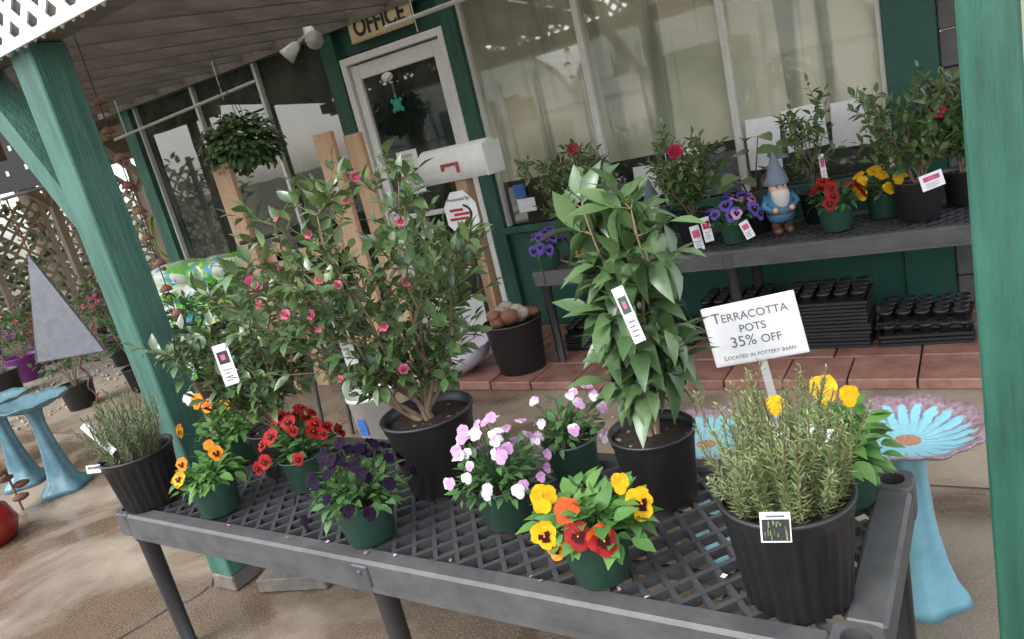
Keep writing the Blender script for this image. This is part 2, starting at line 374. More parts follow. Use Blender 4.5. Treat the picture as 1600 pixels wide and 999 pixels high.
def wig(a,b,n,j): return [(a[0]+(b[0]-a[0])*i/n+R.uniform(-j,j),a[1]+(b[1]-a[1])*i/n+R.uniform(-j,j)) for i in range(n+1)]
strip(wig((-3.3,.3),(-2.9,1.5),26,.02),.005,.004,'crack')
strip(wig((-2.9,1.5),(-4.3,3.1),34,.02),.003,.004,'crack')
strip([(-7.4,2.7),(6,2.7)],.005,.004,'crack')
for i in range(46):
    x,y=R.uniform(-4.5,.6),R.uniform(.4,3.4); r=R.uniform(.006,.016); T=Matrix.Translation((x,y,.006))@Matrix.Rotation(R.random()*6,4,'Z')
    g.add([(-r,0,0),(0,-r*.6,.002),(r,0,.004),(0,r*.6,.002)],[(0,1,2,3)],R.choice(['pL','pW','rust','rust','bark']),False,T)
g.done()
g=MB('brick_walkway')
g.box(-3.0,2,3.56,4.66,.002,.03,'soil')
row=0;y=3.54
while y<4.6:
    d=.2 if row else .3; x=-3.02-(.1 if row%2 else 0)
    while x<2:
        w=.40 if row else .30
        zt=.055+R.uniform(-.004,.004); g.bbox(max(x,-3.02)+.004,x+w-.004,y+.004,y+d-.004,.0,zt,'paver',.006); x+=w
    y+=d;row+=1
g.done()
# ------------------------------------------------------------ building
bld=empty('office_building')
b=MB('walls',parent=bld)
YF=4.7
b.box(-3.07,-.43,YF,YF+.2,0,.80,'greenwall')
b.box(-7.12,-4.42,YF,YF+.2,0,.32,'greenwall')
b.box(-7.3,.12,YF+.001,YF+.2,2.56,3.0,'greenwall')
b.bbox(-7.30,-7.12,YF-.05,YF+.2,0,2.56,'greenpost')
b.bbox(-4.40,-4.245,YF-.04,YF+.2,0,2.56,'greenpost')
b.bbox(-3.2,-3.075,YF-.04,YF+.2,0,2.56,'greenpost')
b.bbox(-.43,-.175,YF-.02,YF+.2,0,2.56,'greenwall')
b.box(-4.245,-3.2,YF+.03,YF+.2,2.36,2.56,'greenwall')
b.box(-7.3,.12,YF+.2,YF+6,2.56,3.0,'greenwall'); b.box(-7.3,-7.12,YF+.2,YF+6,0,2.56,'greenwall'); b.box(.0,.12,YF+.2,YF+6,0,2.56,'greenwall'); 
for i in range(14): b.bbox(-.172,.0,YF-.03,YF+.2,.19*i+.003,.19*i+.187,'dirtyblock',.008)
b.bbox(-3.1,-.43,YF-.045,YF-.001,.78,.83,'greenpost')
for xx in (-2.6,-2.2,-1.8,-1.4,-1.0,-.6): b.box(xx,xx+.012,YF-.004,YF-.001,.06,.77,'greenpost')
b.done()
b=MB('window_glass',parent=bld)
for x0,x1,dy in ((-3.075,-2.18,.0),(-2.18,-1.27,.012),(-1.27,-.43,-.006)): b.add([(x0,YF+.05,.8),(x1,YF+.05+dy,.8),(x1,YF+.05+dy,2.56),(x0,YF+.05,2.56)],[(0,1,2,3)],'refl_film')
for x0,x1,dy in ((-7.12,-6.15,.01),(-6.15,-5.25,-.01),(-5.25,-4.4,.008)): b.add([(x0,YF+.05,.32),(x1,YF+.05+dy,.32),(x1,YF+.05+dy,2.56),(x0,YF+.05,2.56)],[(0,1,2,3)],'glass')
b.done()
b=MB('window_frames',parent=bld)
for x in (-2.18,-1.27): b.bbox(x-.022,x+.022,YF-.005,YF+.05,.831,2.56,'alu')
for x in (-3.06,-.445): b.bbox(x-.014,x+.014,YF+.0,YF+.05,.831,2.56,'alu')
for x in (-5.25,-6.15): b.bbox(x-.018,x+.018,YF-.0,YF+.05,.33,2.56,'alu')
for x in (-4.42,-7.1): b.bbox(x-.014,x+.014,YF-.0,YF+.05,.33,2.56,'alu')
b.bbox(-7.1,-4.42,YF-.006,YF+.05,.3,.335,'alu')
b.done()
b=MB('door',parent=bld)
xl,xr=-4.24,-3.205
b.bbox(xl,xl+.055,YF-.03,YF+.06,.05,2.34,'white'); b.bbox(xr-.055,xr,YF-.03,YF+.06,.05,2.34,'white'); b.bbox(xl+.055,xr-.055,YF-.03,YF+.06,2.285,2.34,'white')
b.bbox(xl+.065,xl+.145,YF+.0,YF+.05,.06,2.27,'white'); b.bbox(xr-.145,xr-.065,YF+.0,YF+.05,.06,2.27,'white'); b.bbox(xl+.145,xr-.145,YF,YF+.05,2.16,2.27,'white'); b.bbox(xl+.145,xr-.145,YF,YF+.05,.06,.32,'white')
b.add([(xl+.14,YF+.03,.3),(xr-.14,YF+.03,.3),(xr-.14,YF+.03,2.2),(xl+.14,YF+.03,2.2)],[(0,1,2,3)],'glass')
b.bbox(xl+.12,xr-.12,YF-.05,YF-.02,1.02,1.06,'alu'); b.box(xl+.1,xl+.13,YF-.05,YF+.0,1.0,1.08,'alu'); b.box(xr-.13,xr-.1,YF-.05,YF+.0,1.0,1.08,'alu')
b.box(xl,xr,YF-.06,YF+.05,.0,.05,'alu')
b.ell((-3.83,YF-.0,2.12),(.06,.015,.035),'white'); b.tube([(-3.86,YF,2.13),(-3.82,YF-.02,2.10),(-3.78,YF-.01,2.13)],.01,'white')
b.tube([(-3.8,YF,2.08),(-3.8,YF,1.92)],.002,'white'); b.ell((-3.8,YF,1.9),(.045,.012,.05),'teal')
for a in (40,140,220,320): b.ell((-3.8+.055*math.cos(math.radians(a)),YF,1.9+.055*math.sin(math.radians(a))),(.02,.008,.02),'teal',6,4)
b.ell((-3.8,YF,1.965),(.016,.01,.02),'teal',6,4)
b.done()
b=MB('window_papers',parent=bld)
for (x0,x1,z0,z1,tl) in ((-1.23,-1.03,.95,1.26,3),(-1.0,-.77,1.03,1.28,-3),(-.74,-.5,1.0,1.26,2),(-1.76,-1.52,.93,1.17,0),(-2.0,-1.8,.9,1.1,2),(-2.62,-2.42,.95,1.12,0),(-2.95,-2.8,.92,1.02,0)):
    b.box(-(x1-x0)/2,(x1-x0)/2,0,.003,-(z1-z0)/2,(z1-z0)/2,'paper',Matrix.Translation(((x0+x1)/2,YF+.03,(z0+z1)/2))@Matrix.Rotation(math.radians(tl),4,'Y'))
b.box(-2.96,-2.86,YF+.025,YF+.03,1.03,1.13,'bluepot')
b.box(-1.55,-1.3,YF+.02,YF+.028,.84,1.1,'ink'); b.box(-2.5,-2.2,YF+.02,YF+.028,.84,1.0,'greywood')
b.done()
o=empty('office_sign',(-3.73,YF-.03,2.53))
b=MB('board',parent=o); b.bbox(-.31,.31,-.02,.0,-.115,.14,'yellow'); 
b.box(-.31,.31,-.024,-.02,.125,.14,'wood'); b.box(-.31,.31,-.024,-.02,-.115,-.10,'wood'); b.done()
text('OFFICE',o,(0,-.024,-.018),(pi/2,0,0),.18,'black',sx=.88,ext=.002,off=.004)
b=MB('security_floodlight',(-4.42,YF-.06,2.60)); b.lathe([(0,.0),(.06,.0),(.065,.02),(.05,.05),(0,.06)],'white',20,T=Matrix.Rotation(pi/2,4,'X'))
for sx,(dx,dy,dz) in ((-1,(-.6,-.5,-.55)),(1,(.75,-.55,-.35))):
    d=V((dx,dy,dz)).normalized(); p=V((sx*.03,-.06,-.02)); b.tube([(0,-.04,0),p,p+d*.06],.014,'white',8)
    q=p+d*.06; b.tube([q,q+d*.03,q+d*.1,q+d*.15,q+d*.155,q+d*.13],[.02,.04,.055,.07,.062,.02],'white',18)
b.done()
b=MB('conduit_pipe'); b.tube([(-6.6,4.1,2.24),(-4.6,4.1,2.31)],.012,'alu',8); b.tube([(-3.25,4.1,2.35),(-1.0,4.1,2.36)],.014,'alu',8)
for x in (-6.4,-5.0,-3.0,-1.4): b.tube([(x,4.1,2.26),(x,4.1,2.55)],.004,'alu',5)
b.done()
# ------------------------------------------------------------ awning
aw=empty('porch_awning')
b=MB('rafters',parent=aw)
x=-7.4
while x<1.2:
    b.obox((x,1.62,2.43),(x,4.69,2.67),.045,.14,'greywood'); x+=.42
for y in (1.95,2.5,3.05,3.6,4.15): b.obox((-7.6,y+.006,2.42+(y-1.35)*.078+.102),(1.4,y+.006,2.42+(y-1.35)*.078+.102),.12,.025,'greywood')
b.bbox(-7.6,1.4,1.53,1.64,2.235,2.37,'greywood')
b.obox((-7.6,4.655,2.60),(1.2,4.655,2.60),.04,.09,'greywood')
b.done()
b=MB('roof_panels',parent=aw)
n=240;vs=[];fs=[]
for i in range(n+1):
    x=-7.7+9.3*i/n; dz=.012*math.sin(i*pi/1.5)
    vs+=[(x,1.52,2.575+dz),(x,4.72,2.825+dz)]
for i in range(n): fs.append((2*i,2*i+1,2*i+3,2*i+2))
b.add(vs,fs,'roof',True)
b.done()
b=MB('lattice_trim',parent=aw)
for k,a in enumerate((pi/4,-pi/4)):
    for p,q in clipseg(-7.6,1.4,2.22,2.95,a,.088): b.obox((p[0],1.49-.008*k,p[1]),(q[0],1.49-.008*k,q[1]),.007,.036,'lattice',up=(-math.sin(a),0,math.cos(a)))
b.bbox(-7.6,1.4,1.462,1.472,2.21,2.242,'lattice',.001)
b.done()
b=MB('porch_post',(-2.80,1.58,0))
b.bbox(-.07,.07,-.07,.07,.07,2.234,'greenpost_l',.006)
b.obox((-.03,0,1.58),(-.52,0,2.36),.085,.12,'greenpost_l',up=(0,1,0))
b.bbox(-.072,.072,-.072,.072,.0,.07,'greywood',.006)
b.done()
b=MB('porch_post',(.015,1.605,0)); b.bbox(-.046,.046,-.05,.05,0,2.234,'greenpost',.005); b.done()
b=MB('castle_silhouette_sign',(-2.87,1.58,0))
b.box(-.008,.0,-.02,.02,1.66,1.82,'blackmetal'); b.tube([(0,0,1.775),(-.60,0,1.775)],.007,'blackmetal'); b.tube([(0,0,1.69),(-.06,0,1.67),(-.1,0,1.71),(-.12,0,1.77)],.006,'blackmetal')
prof=[(.14,.0),(.15,.04),(.12,.08),(.12,.12),(.105,.15),(.09,.12),(.09,.10),(.06,.10),(.06,.17),(.055,.18),(.035,.26),(.015,.18),(.01,.17),(.01,.14),(-.02,.14),(-.02,.20),(-.045,.30),(-.07,.20),(-.07,.12),(-.11,.12),(-.11,.17),(-.125,.22),(-.14,.17),(-.14,.05),(-.17,.0)]
N=len(prof); c0=V((-.29,0,1.785))
vs=[c0+RT*x+UP*z+FR*.003 for x,z in prof]+[c0+RT*x+UP*z-FR*.003 for x,z in prof]
b.add(vs,[tuple(range(N)),tuple(range(2*N-1,N-1,-1))]+[(i,(i+1)%N,N+(i+1)%N,N+i) for i in range(N)],'blackmetal')
for (x,z) in ((.035,.14),(-.045,.16),(-.01,.08),(.08,.06),(-.09,.07),(.03,.07)):
    q=c0+RT*x+UP*z+FR*.0045; b.add([q-RT*.006-UP*.01,q+RT*.006-UP*.01,q+RT*.006+UP*.01,q-RT*.006+UP*.01],[(0,1,2,3)],'alu')
b.done()
b=MB('triangular_wind_bell',(-3.44,1.58,0)); 
L=RT
b.tube([(0,0,1.775),(0,0,1.53)],.003,'rust',5)
for k in range(9): b.ell((0,0,1.76-.028*k),(.007,.004,.014),'rust',6,4)
A=V((0,0,1.53));B1=L*-.15+V((0,0,1.07));C1=L*.15+V((0,0,1.05)); n=V((-.566,.824,0))
vs=[A+n*.004,B1+n*.004,C1+n*.004,A-n*.01,B1-n*.004,C1-n*.004]
b.add(vs,[(0,1,2),(5,4,3),(0,3,4,1),(1,4,5,2),(2,5,3,0)],'galv')
b.tube([A,B1],.006,'galv'); b.tube([A,C1],.005,'galv'); b.tube([B1,C1],.005,'galv')
b.tube([L*.03+V((.01*math.sin(k*1.3),.01*math.cos(k*1.3),1.06-.02*k)) for k in range(24)],.005,'rust',5)
b.done()
b=MB('terracotta_wind_chime',(-3.56,2.2,0)); b.tube([(0,0,2.5),(0,0,.85)],.003,'rust',5)
for k in range(9):
    z=2.12-.135*k; b.lathe([(.005,.035),(.024,.022),(.034,0),(.03,0),(.02,.017)],'terra',12,c=(0.012*(-1)**k,0,z)); b.ell((.03*(-1)**k,0,z-.02),(.014,.014,.010),'terra',7,5)
b.done()
# ------------------------------------------------------------ benches
def bench(name,x0,x1,y0,y1,zt,sp=.055,rot=0):
    b=MB(name); fw=.075; hgt=.085
    for k,a in enumerate((math.radians(50),math.radians(-50))):
        for p,q in clipseg(x0+fw,x1-fw,y0+fw*.8,y1-fw*.8,a,sp): b.obox((p[0],p[1],zt-.014-.0015*k),(q[0],q[1],zt-.014-.0015*k),.012,.022,'bench')
    for i in range(1,8):
        xx=x0+(x1-x0)*i/8; b.box(xx-.006,xx+.006,y0+.04,y1-.04,zt-.07,zt-.035,'bench')
    for i in (1,2): yy=y0+(y1-y0)*i/3; b.box(x0+.04,x1-.04,yy-.006,yy+.006,zt-.068,zt-.036,'bench')
    b.bbox(x0+.088,x1-.088,y0,y0+fw*.8,zt-hgt,zt+.002,'rim',.008); b.bbox(x0+.088,x1-.088,y1-fw*.8,y1,zt-hgt,zt+.002,'rim',.008)
    b.box(x0+.09,x1-.09,y0-.004,y0+.001,zt-hgt-.004,zt-hgt+.012,'rim')
    b.bbox(x0,x0+fw,y0+.088,y1-.088,zt-hgt,zt+.002,'rim',.008); b.bbox(x1-fw,x1,y0+.088,y1-.088,zt-hgt,zt+.002,'rim',.008)
    for cx,sx in ((x0,1),(x1,-1)):
        for cy,sy in ((y0,1),(y1,-1)):
            ox,oy=cx+sx*.045,cy+sy*.045; S=.0455; seg=24; vs=[]
            for k in range(seg):
                t=2*pi*k/seg; c,s_=math.cos(t),math.sin(t)
                e=(abs(c)**5+abs(s_)**5)**(-1/5)
                qx,qy=S*c*e,S*s_*e
                vs+=[(ox+qx*.93,oy+qy*.93,zt+.003),(ox+.027*c,oy+.027*s_,zt+.003),(ox+.026*c,oy+.026*s_,zt-.06),(ox+qx,oy+qy,zt-.004),(ox+qx,oy+qy,zt-hgt)]
            fs=[]
            for k in range(seg):
                a=5*k;c=5*((k+1)%seg); fs+=[(a,c,c+1,a+1),(a+1,c+1,c+2,a+2),(a,a+3,c+3,c),(a+3,a+4,c+4,c+3)]
            b.add(vs,fs,'rim'); b.disc(.026,zt-.06,'black',16,(ox,oy))
    for lx in (x0+.055,(x0+x1)/2,x1-.055):
        for ly in (y0+.055,y1-.055):
            b.lathe([(.036,zt-.05),(.036,zt-.12),(.031,zt-.13),(.026,.03),(.03,.025),(.03,.0)],'blackpot',16,c=(lx,ly,0))
    xm=(x0+x1)/2; b.bbox(xm-.03,xm+.03,y0-.006,y0+.01,zt-.095,zt-.01,'bench')
    b.ell((xm,y0-.006,zt-.03),(.008,.006,.008),'rim',8,5)
    o=b.done(); c=V(((x0+x1)/2,(y0+y1)/2,0)); rm=Matrix.Rotation(rot,4,'Z'); o.rotation_euler[2]=rot; o.location=c-rm@c
bench('plant_bench',-2.665,-.185,1.125,1.765,.61,rot=math.radians(-1.2))
bench('plant_bench',-2.42,.02,3.86,4.50,.665,sp=.06,rot=math.radians(1.5))
# ------------------------------------------------------------ pots & plants
def pot(b,r,h,m='blackpot',ribs=0,soil=True,z0=0):
    rb=r*.8
    prof=[(0,.006),(rb-.01,.0),(rb,.004),(rb+(r-rb)*.85*.95,h*.86),(r*.985,h*.87),(r*.99,h*.955),(r*1.03,h*.965),(r*1.035,h*.99),(r*1.01,h),(r*.96,h*.995),(r*.94,h*.9),(r*.9,h*.85)]
    def fn(rr,z,t,j):
        if ribs and 2<=j<=3:
            rr-= .0035*(1 if math.sin(ribs*t)>.0 else -.3)
        return rr,z+z0
    b.lathe(prof,m,96 if ribs else 40,fn=fn)
    if soil:
        n=60
        b.disc(r*.95,h*.88+z0,'soil',28,(0,0),.008)
        for i in range(n):
            a=R.random()*6.28; q=r*.88*math.sqrt(R.random()); s_=R.uniform(.003,.009)
            b.ell((q*math.cos(a),q*math.sin(a),h*.89+z0),(s_,s_*R.uniform(.4,1),s_*.6),R.choice(['soil','soil','bark']),5,3,.2)
def shrub(b,base,ns,H,spread,LL,LW,leaf='camleaf',start=.25,twig=.11,per=6,tw=2,bend=.25,stem=.009,seed=1,fl=None,fln=0,power=.75,lean=(0,0),droop=0,wob=1.2):
    r=random.Random(seed); base=V(base); tips=[]
    for i in range(ns):
        az=2*pi*(i+r.uniform(-.3,.3))/ns; sp=spread*r.uniform(.25,1.0); h=H*r.uniform(.62,1.0); K=9; pts=[];rd=[]
        wx,wy=0,0
        for k in range(K+1):
            t=k/K; wx+=r.uniform(-.014,.014)*H*wob; wy+=r.uniform(-.014,.014)*H*wob
            q=sp*t**power
            pts.append(base+V((math.cos(az)*q+wx+lean[0]*t,math.sin(az)*q+wy+lean[1]*t,h*t))); rd.append(stem*(1-.82*t)*r.uniform(.7,1.05))
        b.tube(pts,rd,'bark',6)
        for k in range(1,K+1):
            t=k/K
            if t<start: continue
            for _ in range((tw if k<K else tw+1)-(1 if tw>2 and r.random()<.35 else 0)):
                a2=r.uniform(0,6.28); out=V((math.cos(a2),math.sin(a2),r.uniform(.2,1.1))).normalized(); out=(out+(pts[k]-base-V((0,0,(pts[k]-base).z))).normalized()*.35).normalized()
                L=twig*r.uniform(.5,1.45)*(1.15-.35*t); p=pts[k]; tp=[p]
                for s_ in range(3):
                    p=p+out*L/3; out=(out+V((r.uniform(-.2,.2),r.uniform(-.2,.2),r.uniform(-.05,.3)-droop))).normalized(); tp.append(p)
                b.tube(tp,[.0026,.002,.0016,.001],'twig',4,False); tips.append((tp[-1],out))
                for j in range(per):
                    u=(j+1)/per*3; i0=min(int(u),2); q=tp[i0].lerp(tp[i0+1],u-i0); az2=j*2.4+r.random()
                    pr=out.cross(V((math.cos(az2),math.sin(az2),.3))).normalized()
                    d=(out*.55+pr*.8+V((0,0,-droop))).normalized() if j<per-1 else out
                    nn=(V((0,0,1))+V((r.uniform(-.6,.6),r.uniform(-.6,.6),0))).normalized(); q0=r.uniform(.6,1.15)
                    b.leaf(q,d,nn,LL*q0,LW*q0,leaf,bend*r.uniform(.2,1.6),.3)
    if fl:
        r.shuffle(tips)
        tips.sort(key=lambda tt:-(tt[0].dot(FR))+r.uniform(-.3,.3))
        for (p,d) in tips[:fln]: rose(b,p+d*.01,(d+FR*.5+UP*r.uniform(-.4,.2)).normalized(),r.uniform(.009,.018),fl,r)
    return tips
def rose(b,p,n,Rr,m,r=R):
    n=V(n).normalized(); a=n.cross(V((.2,.1,1))).normalized(); c=n.cross(a)
    for ring,(q,cnt,tilt) in enumerate(((1,6,.25),(.7,5,.65),(.4,4,1.1))):
        for k in range(cnt):
            t=2*pi*k/cnt+ring*.5; d=(a*math.cos(t)+c*math.sin(t)); dd=(d*math.cos(tilt)+n*math.sin(tilt)).normalized()
            b.leaf(p+d*Rr*.08,dd,n-d*.5,Rr*q,Rr*q*.95,m,-.25,.25,(.4,.9,1,.8,.25))
    b.ell(p+n*Rr*.25,(Rr*.12,)*3,'pY',6,4)
def pansy(b,p,n,Rr,cu,cl=None,blotch='pD',r=R,roll=None):
    cl=cl or cu; n=V(n).normalized(); up=V((0,0,1))-n*n.z; 
    if up.length<.1: up=V((0,1,0))-n*n.y
    up.normalize(); a=up.cross(n).normalized(); ro=r.uniform(-.35,.35) if roll is None else roll
    up2=up*math.cos(ro)+a*math.sin(ro); a2=up2.cross(n)
    spec=[(55,.5,.53,cu,-.002),(125,.5,.53,cu,-.0032),(5,.48,.46,cl,.0),(175,.48,.46,cl,.0012),(270,.5,.60,cl,.0024)]
    for ang,dist,rad,cm,off in spec:
        t=math.radians(ang); d=a2*math.cos(t)+up2*math.sin(t); s_=n.cross(d); cc=p+d*Rr*dist+n*off*(Rr/.03)
        vs=[p+n*off*(Rr/.03)]; K=9
        for k in range(K):
            th=-2.2+4.4*k/(K-1); rr=Rr*rad*(1+r.uniform(-.09,.09)); vs.append(cc+(d*math.cos(th)+s_*math.sin(th)*1.08)*rr+n*Rr*r.uniform(-.10,.18))
        vs.append(cc+n*Rr*.03)
        b.add(vs,[(K+1,1+k,2+k) for k in range(K-1)]+[(0,1,K+1),(0,K+1,K)],cm,True)
    if blotch:
        for ang,dist,rad,off in ((5,.26,.20,.0062),(175,.26,.20,.0068),(270,.28,.27,.0076)):
            t=math.radians(ang); d=a2*math.cos(t)+up2*math.sin(t); s_=n.cross(d); cc=p+d*Rr*dist+n*(off*Rr/.03)
            K=9; vs=[cc]+[cc+(d*math.cos(2*pi*k/K)+s_*math.sin(2*pi*k/K))*Rr*rad*(1+(.3 if k%2 else -.1)) for k in range(K)]
            b.add(vs,[(0,1+k,1+(k+1)%K) for k in range(K)],blotch,True)
        b.ell(p+n*(.0095*Rr/.03)-up2*Rr*.05,(Rr*.07,)*3,'pY',6,4)
def pansyplant(name,loc,flowers,leafn=70,Rp=.10,hh=.09,leafm='panleaf',LL=.055,LW=.034,potr=.078,poth=.118,seed=1,rnd=None,extra=None):
    r=random.Random(seed); b=MB(name,loc); pot(b,potr,poth,'greenpot'); c=V((0,0,poth*.95))
    for i in range(leafn):
        az=r.uniform(0,6.28); el=math.asin(r.random()**.8)*.95; sh=r.uniform(.4,1)
        d=V((math.cos(az)*math.cos(el),math.sin(az)*math.cos(el),math.sin(el)))
        p=c+V((d.x*Rp*sh,d.y*Rp*sh,d.z*hh*sh)); dirn=(d+V((r.uniform(-.6,.6),r.uniform(-.6,.6),r.uniform(-.6,.3)))).normalized()
        if i%2==0: b.tube([c+V((d.x*.02,d.y*.02,-.01)),p],[.0018,.0014],leafm,4,False)
        q=r.uniform(.5,1.15); b.leaf(p,dirn,(V((0,0,1))+d*.6).normalized(),LL*q,LW*q,leafm,r.uniform(.1,.7),.18,(.2,.75,1,.95,.8,.4,.05))
    for (rx,u,fr,rad,cu,cl,bl) in flowers:
        p=V((0,0,poth))+RT*rx+UP*u+FR*fr; n=(FR*1.0+RT*(rx*4+r.uniform(-.35,.35))+UP*r.uniform(.05,.7)).normalized()
        b.tube([c,p-n*.015-UP*.02,p-n*.004],[.0016]*3,leafm,4,False); pansy(b,p,n,rad,cu,cl,bl,r)
    if rnd:
        cnt,rad,cols,bl=rnd
        for i in range(cnt):
            az=r.uniform(0,6.28); el=r.uniform(.05,1.45); d=V((math.cos(az)*math.cos(el),math.sin(az)*math.cos(el),math.sin(el)))
            p=c+V((d.x*Rp*1.2,d.y*Rp*1.2,d.z*hh*1.15+.012))*r.uniform(.88,1.12); n=(d+FR*.7+V((r.uniform(-.5,.5),r.uniform(-.5,.5),.2))).normalized()
            b.tube([c,p-n*.01-UP*.012,p-n*.003],[.0013]*3,leafm,4,False)
            cc=r.choice(cols); pansy(b,p,n,rad*r.uniform(.75,1.15),cc[0],cc[1],bl,r)
    if extra: extra(b)
    return b.done()
def rosemary(b,base,n,H,S,leaf,seed,nl=75,L=.024,fan=.45):
    r=random.Random(seed)
    for i in range(n):
        az=r.uniform(0,6.28); q=math.sqrt(r.random()); h=H*r.uniform(.55,1.0)*(1-.3*q); p=V(base)+V((math.cos(az)*q*S*.35,math.sin(az)*q*S*.35,0)); d=V((math.cos(az)*q*fan,math.sin(az)*q*fan,1)).normalized(); pts=[p]
        for k in range(7):
            p=p+d*h/7; d=(d+V((r.uniform(-.16,.16),r.uniform(-.16,.16),.06))).normalized(); pts.append(p)
        b.tube(pts,[.0022]*3+[.0015]*5,'twig',4,False)
        for j in range(nl):
            t=(j+r.random())/nl; u=.2+t*6.8; i0=min(int(u),6); q2=pts[i0].lerp(pts[i0+1],u-i0); dd=(pts[i0+1]-pts[i0]).normalized()
            a=j*2.39+r.random(); sd=dd.cross(V((math.cos(a),math.sin(a),.2))).normalized(); e=(dd*r.uniform(.3,1.2)+sd).normalized(); s_=e.cross(dd).normalized()
            LL=L*r.uniform(.6,1.1)*(1-.45*max(0,t-.75)/.25); w=.0015
            b.add([q2-s_*w*.6,q2+s_*w*.6,q2+e*LL*.6+s_*w,q2+e*LL,q2+e*LL*.6-s_*w],[(0,1,2,4),(4,2,3)],leaf)
TF=V((.5,-.84,.15))
T=.613
b=MB('rosemary_plant',(-.35,1.25,T)); pot(b,.122,.225,'blackpot',26); rosemary(b,(0,0,.195),92,.31,.28,'rosleaf',3,80)
b.card(V((-.335,1.112,.848))-V((-.35,1.25,T)),.05,.052,(.35,-.9,.25),-.1,'paper','blackpot',False,full=True)
b.done()
b=MB('rosemary_plant',(-2.56,1.255,T)); pot(b,.122,.20,'blackpot',26); rosemary(b,(0,0,.18),85,.29,.26,'rosleafd',5,60,fan=.38); b.card((-.02,-.09,.29),.028,.14,TF,.6,'paper',None); b.card((-.06,-.125,.19),.05,.028,TF,-.1,'paper','panleaf',False); b.done()
b=MB('camellia_plant',(-1.43,1.53,T)); pot(b,.138,.24)
shrub(b,(0,0,.21),13,.72,.43,.056,.028,start=.2,twig=.13,per=6,tw=3,seed=11,fl='pK',fln=20,power=.85,stem=.008,lean=(-.07,-.02),wob=2.6)
rose(b,V((-.31,-.2,.72)),FR+UP*.3,.032,'pK'); b.card(V((-1.49,1.36,1.15))-V((-1.43,1.53,T)),.034,.155,TF,.08,'paper','greenpot'); b.done()
b=MB('camellia_plant',(-2.14,1.53,T)); pot(b,.1,.17)
shrub(b,(0,0,.15),8,.48,.25,.058,.03,start=.2,twig=.12,per=6,tw=2,seed=21,stem=.006,wob=2); b.card(V((-2.07,1.38,1.075))-V((-2.14,1.53,T)),.05,.135,TF,.08,'paper','blackpot'); b.done()
b=MB('camellia_plant',(-.735,1.55,T)); pot(b,.107,.19)
shrub(b,(0,0,.17),5,.62,.085,.100,.044,leaf='cam2leaf',start=.15,twig=.085,per=6,tw=2,seed=33,bend=.42,droop=.2,stem=.010,power=1,wob=1.6)
b.tube([(0.01,0,.17),(0,0,.78)],[.004,.003],'wood',6)
b.card(V((-.665,1.405,1.15))-V((-.735,1.55,T)),.026,.13,TF,.2,'paper','greenpot'); 
for k in range(5): b.ell((R.uniform(-.08,.08),R.uniform(-.09,-.02),R.uniform(.4,.6)),(.006,.006,.010),'cam2leaf',8,6)
b.done()
F=[(-.087,.114,.03,.031,'pY','pY',None),(-.103,.047,.06,.030,'pY','pY','pD'),(.078,.10,.02,.022,'pY','pY',None),(.106,.06,.05,.034,'pY','pY','pD'),(-.046,.088,.06,.030,'pOR','pOR',None),(.01,.035,.11,.034,'pOR','pR','pD'),(-.036,.048,.095,.03,'pR','pR','pD'),(-.085,.015,.07,.022,'pY','pO','pD')]
pansyplant('pansy_plant',(-.76,1.215,T),F,170,.115,.10,seed=4,LL=.05,LW=.034)
F=[(-.05,.085,.04,.022,'pO','pO','pD'),(-.06,.05,.07,.024,'pO','pY','pD'),(.06,.09,.03,.024,'pO','pO','pD'),(-.09,.03,.04,.02,'pO','pO',None),(.02,.1,-.03,.02,'pO','pO',None)]
pansyplant('pansy_plant',(-2.165,1.25,T),F,150,.105,.08,seed=5,LL=.046,LW=.028)
F=[(-.06,.16,.03,.03,'pO','pO','pOR'),(-.10,.17,.0,.026,'pW','pW',None),(-.15,.07,.05,.027,'pO','pY','pOR'),(-.02,.14,.05,.028,'pO','pO','pOR'),(.03,.12,.02,.022,'pY','pY',None)]
pansyplant('pansy_plant',(-2.45,1.55,T),F,150,.12,.12,seed=6,LL=.048,LW=.03)
pansyplant('pansy_plant',(-1.93,1.44,T),[],110,.11,.11,seed=7,leafm='vioLeaf',rnd=(30,.024,[('pR','pR')],'pD'),LL=.04,LW=.024)
pansyplant('viola_plant',(-1.47,1.23,T),[],200,.13,.115,seed=8,leafm='vioLeaf',rnd=(46,.018,[('pP','pP')],None),LL=.036,LW=.02,potr=.082,poth=.125)
pansyplant('viola_plant',(-1.10,1.37,T),[],190,.125,.125,seed=9,leafm='vioLeaf',rnd=(52,.0165,[('pW','pL'),('pL','pW'),('pW','pW'),('pL','pL')],None),LL=.036,LW=.018)
pansyplant('viola_plant',(-1.02,1.62,T),[],120,.10,.12,seed=19,leafm='vioLeaf',rnd=(14,.016,[('pW','pL'),('pL','pW')],None),LL=.036,LW=.02)
def ex(b): b.card((-.07,-.10,.21),.085,.035,TF,.25,'paper',None,False); b.card((-.02,-.09,.205),.07,.03,(.3,-.6,.6),-.3,'paper',None,False)
F=[(-.02,.16,.0,.032,'pY','pY',None),(.02,.145,.03,.024,'pY','pY',None),(-.13,.15,.0,.022,'pY','pY',None)]
pansyplant('pansy_plant',(-.31,1.60,T),F,130,.12,.12,seed=10,extra=ex)
b=MB('fallen_petals')
for i in range(26):
    x,y=R.uniform(-2.3,-.5),R.uniform(1.15,1.18) if i%2 else R.uniform(1.2,1.66); r=R.uniform(.005,.009); T_=Matrix.Translation((x,y,.6165))@Matrix.Rotation(R.random()*6,4,'Z')@Matrix.Rotation(.2,4,'X')
    b.add([(-r,0,0),(0,-r*.7,.001),(r,0,.002),(0,r*.7,.003)],[(0,1,2,3)],R.choice(['pK','pL','pW','bark','pD']),False,T_)
b.done()
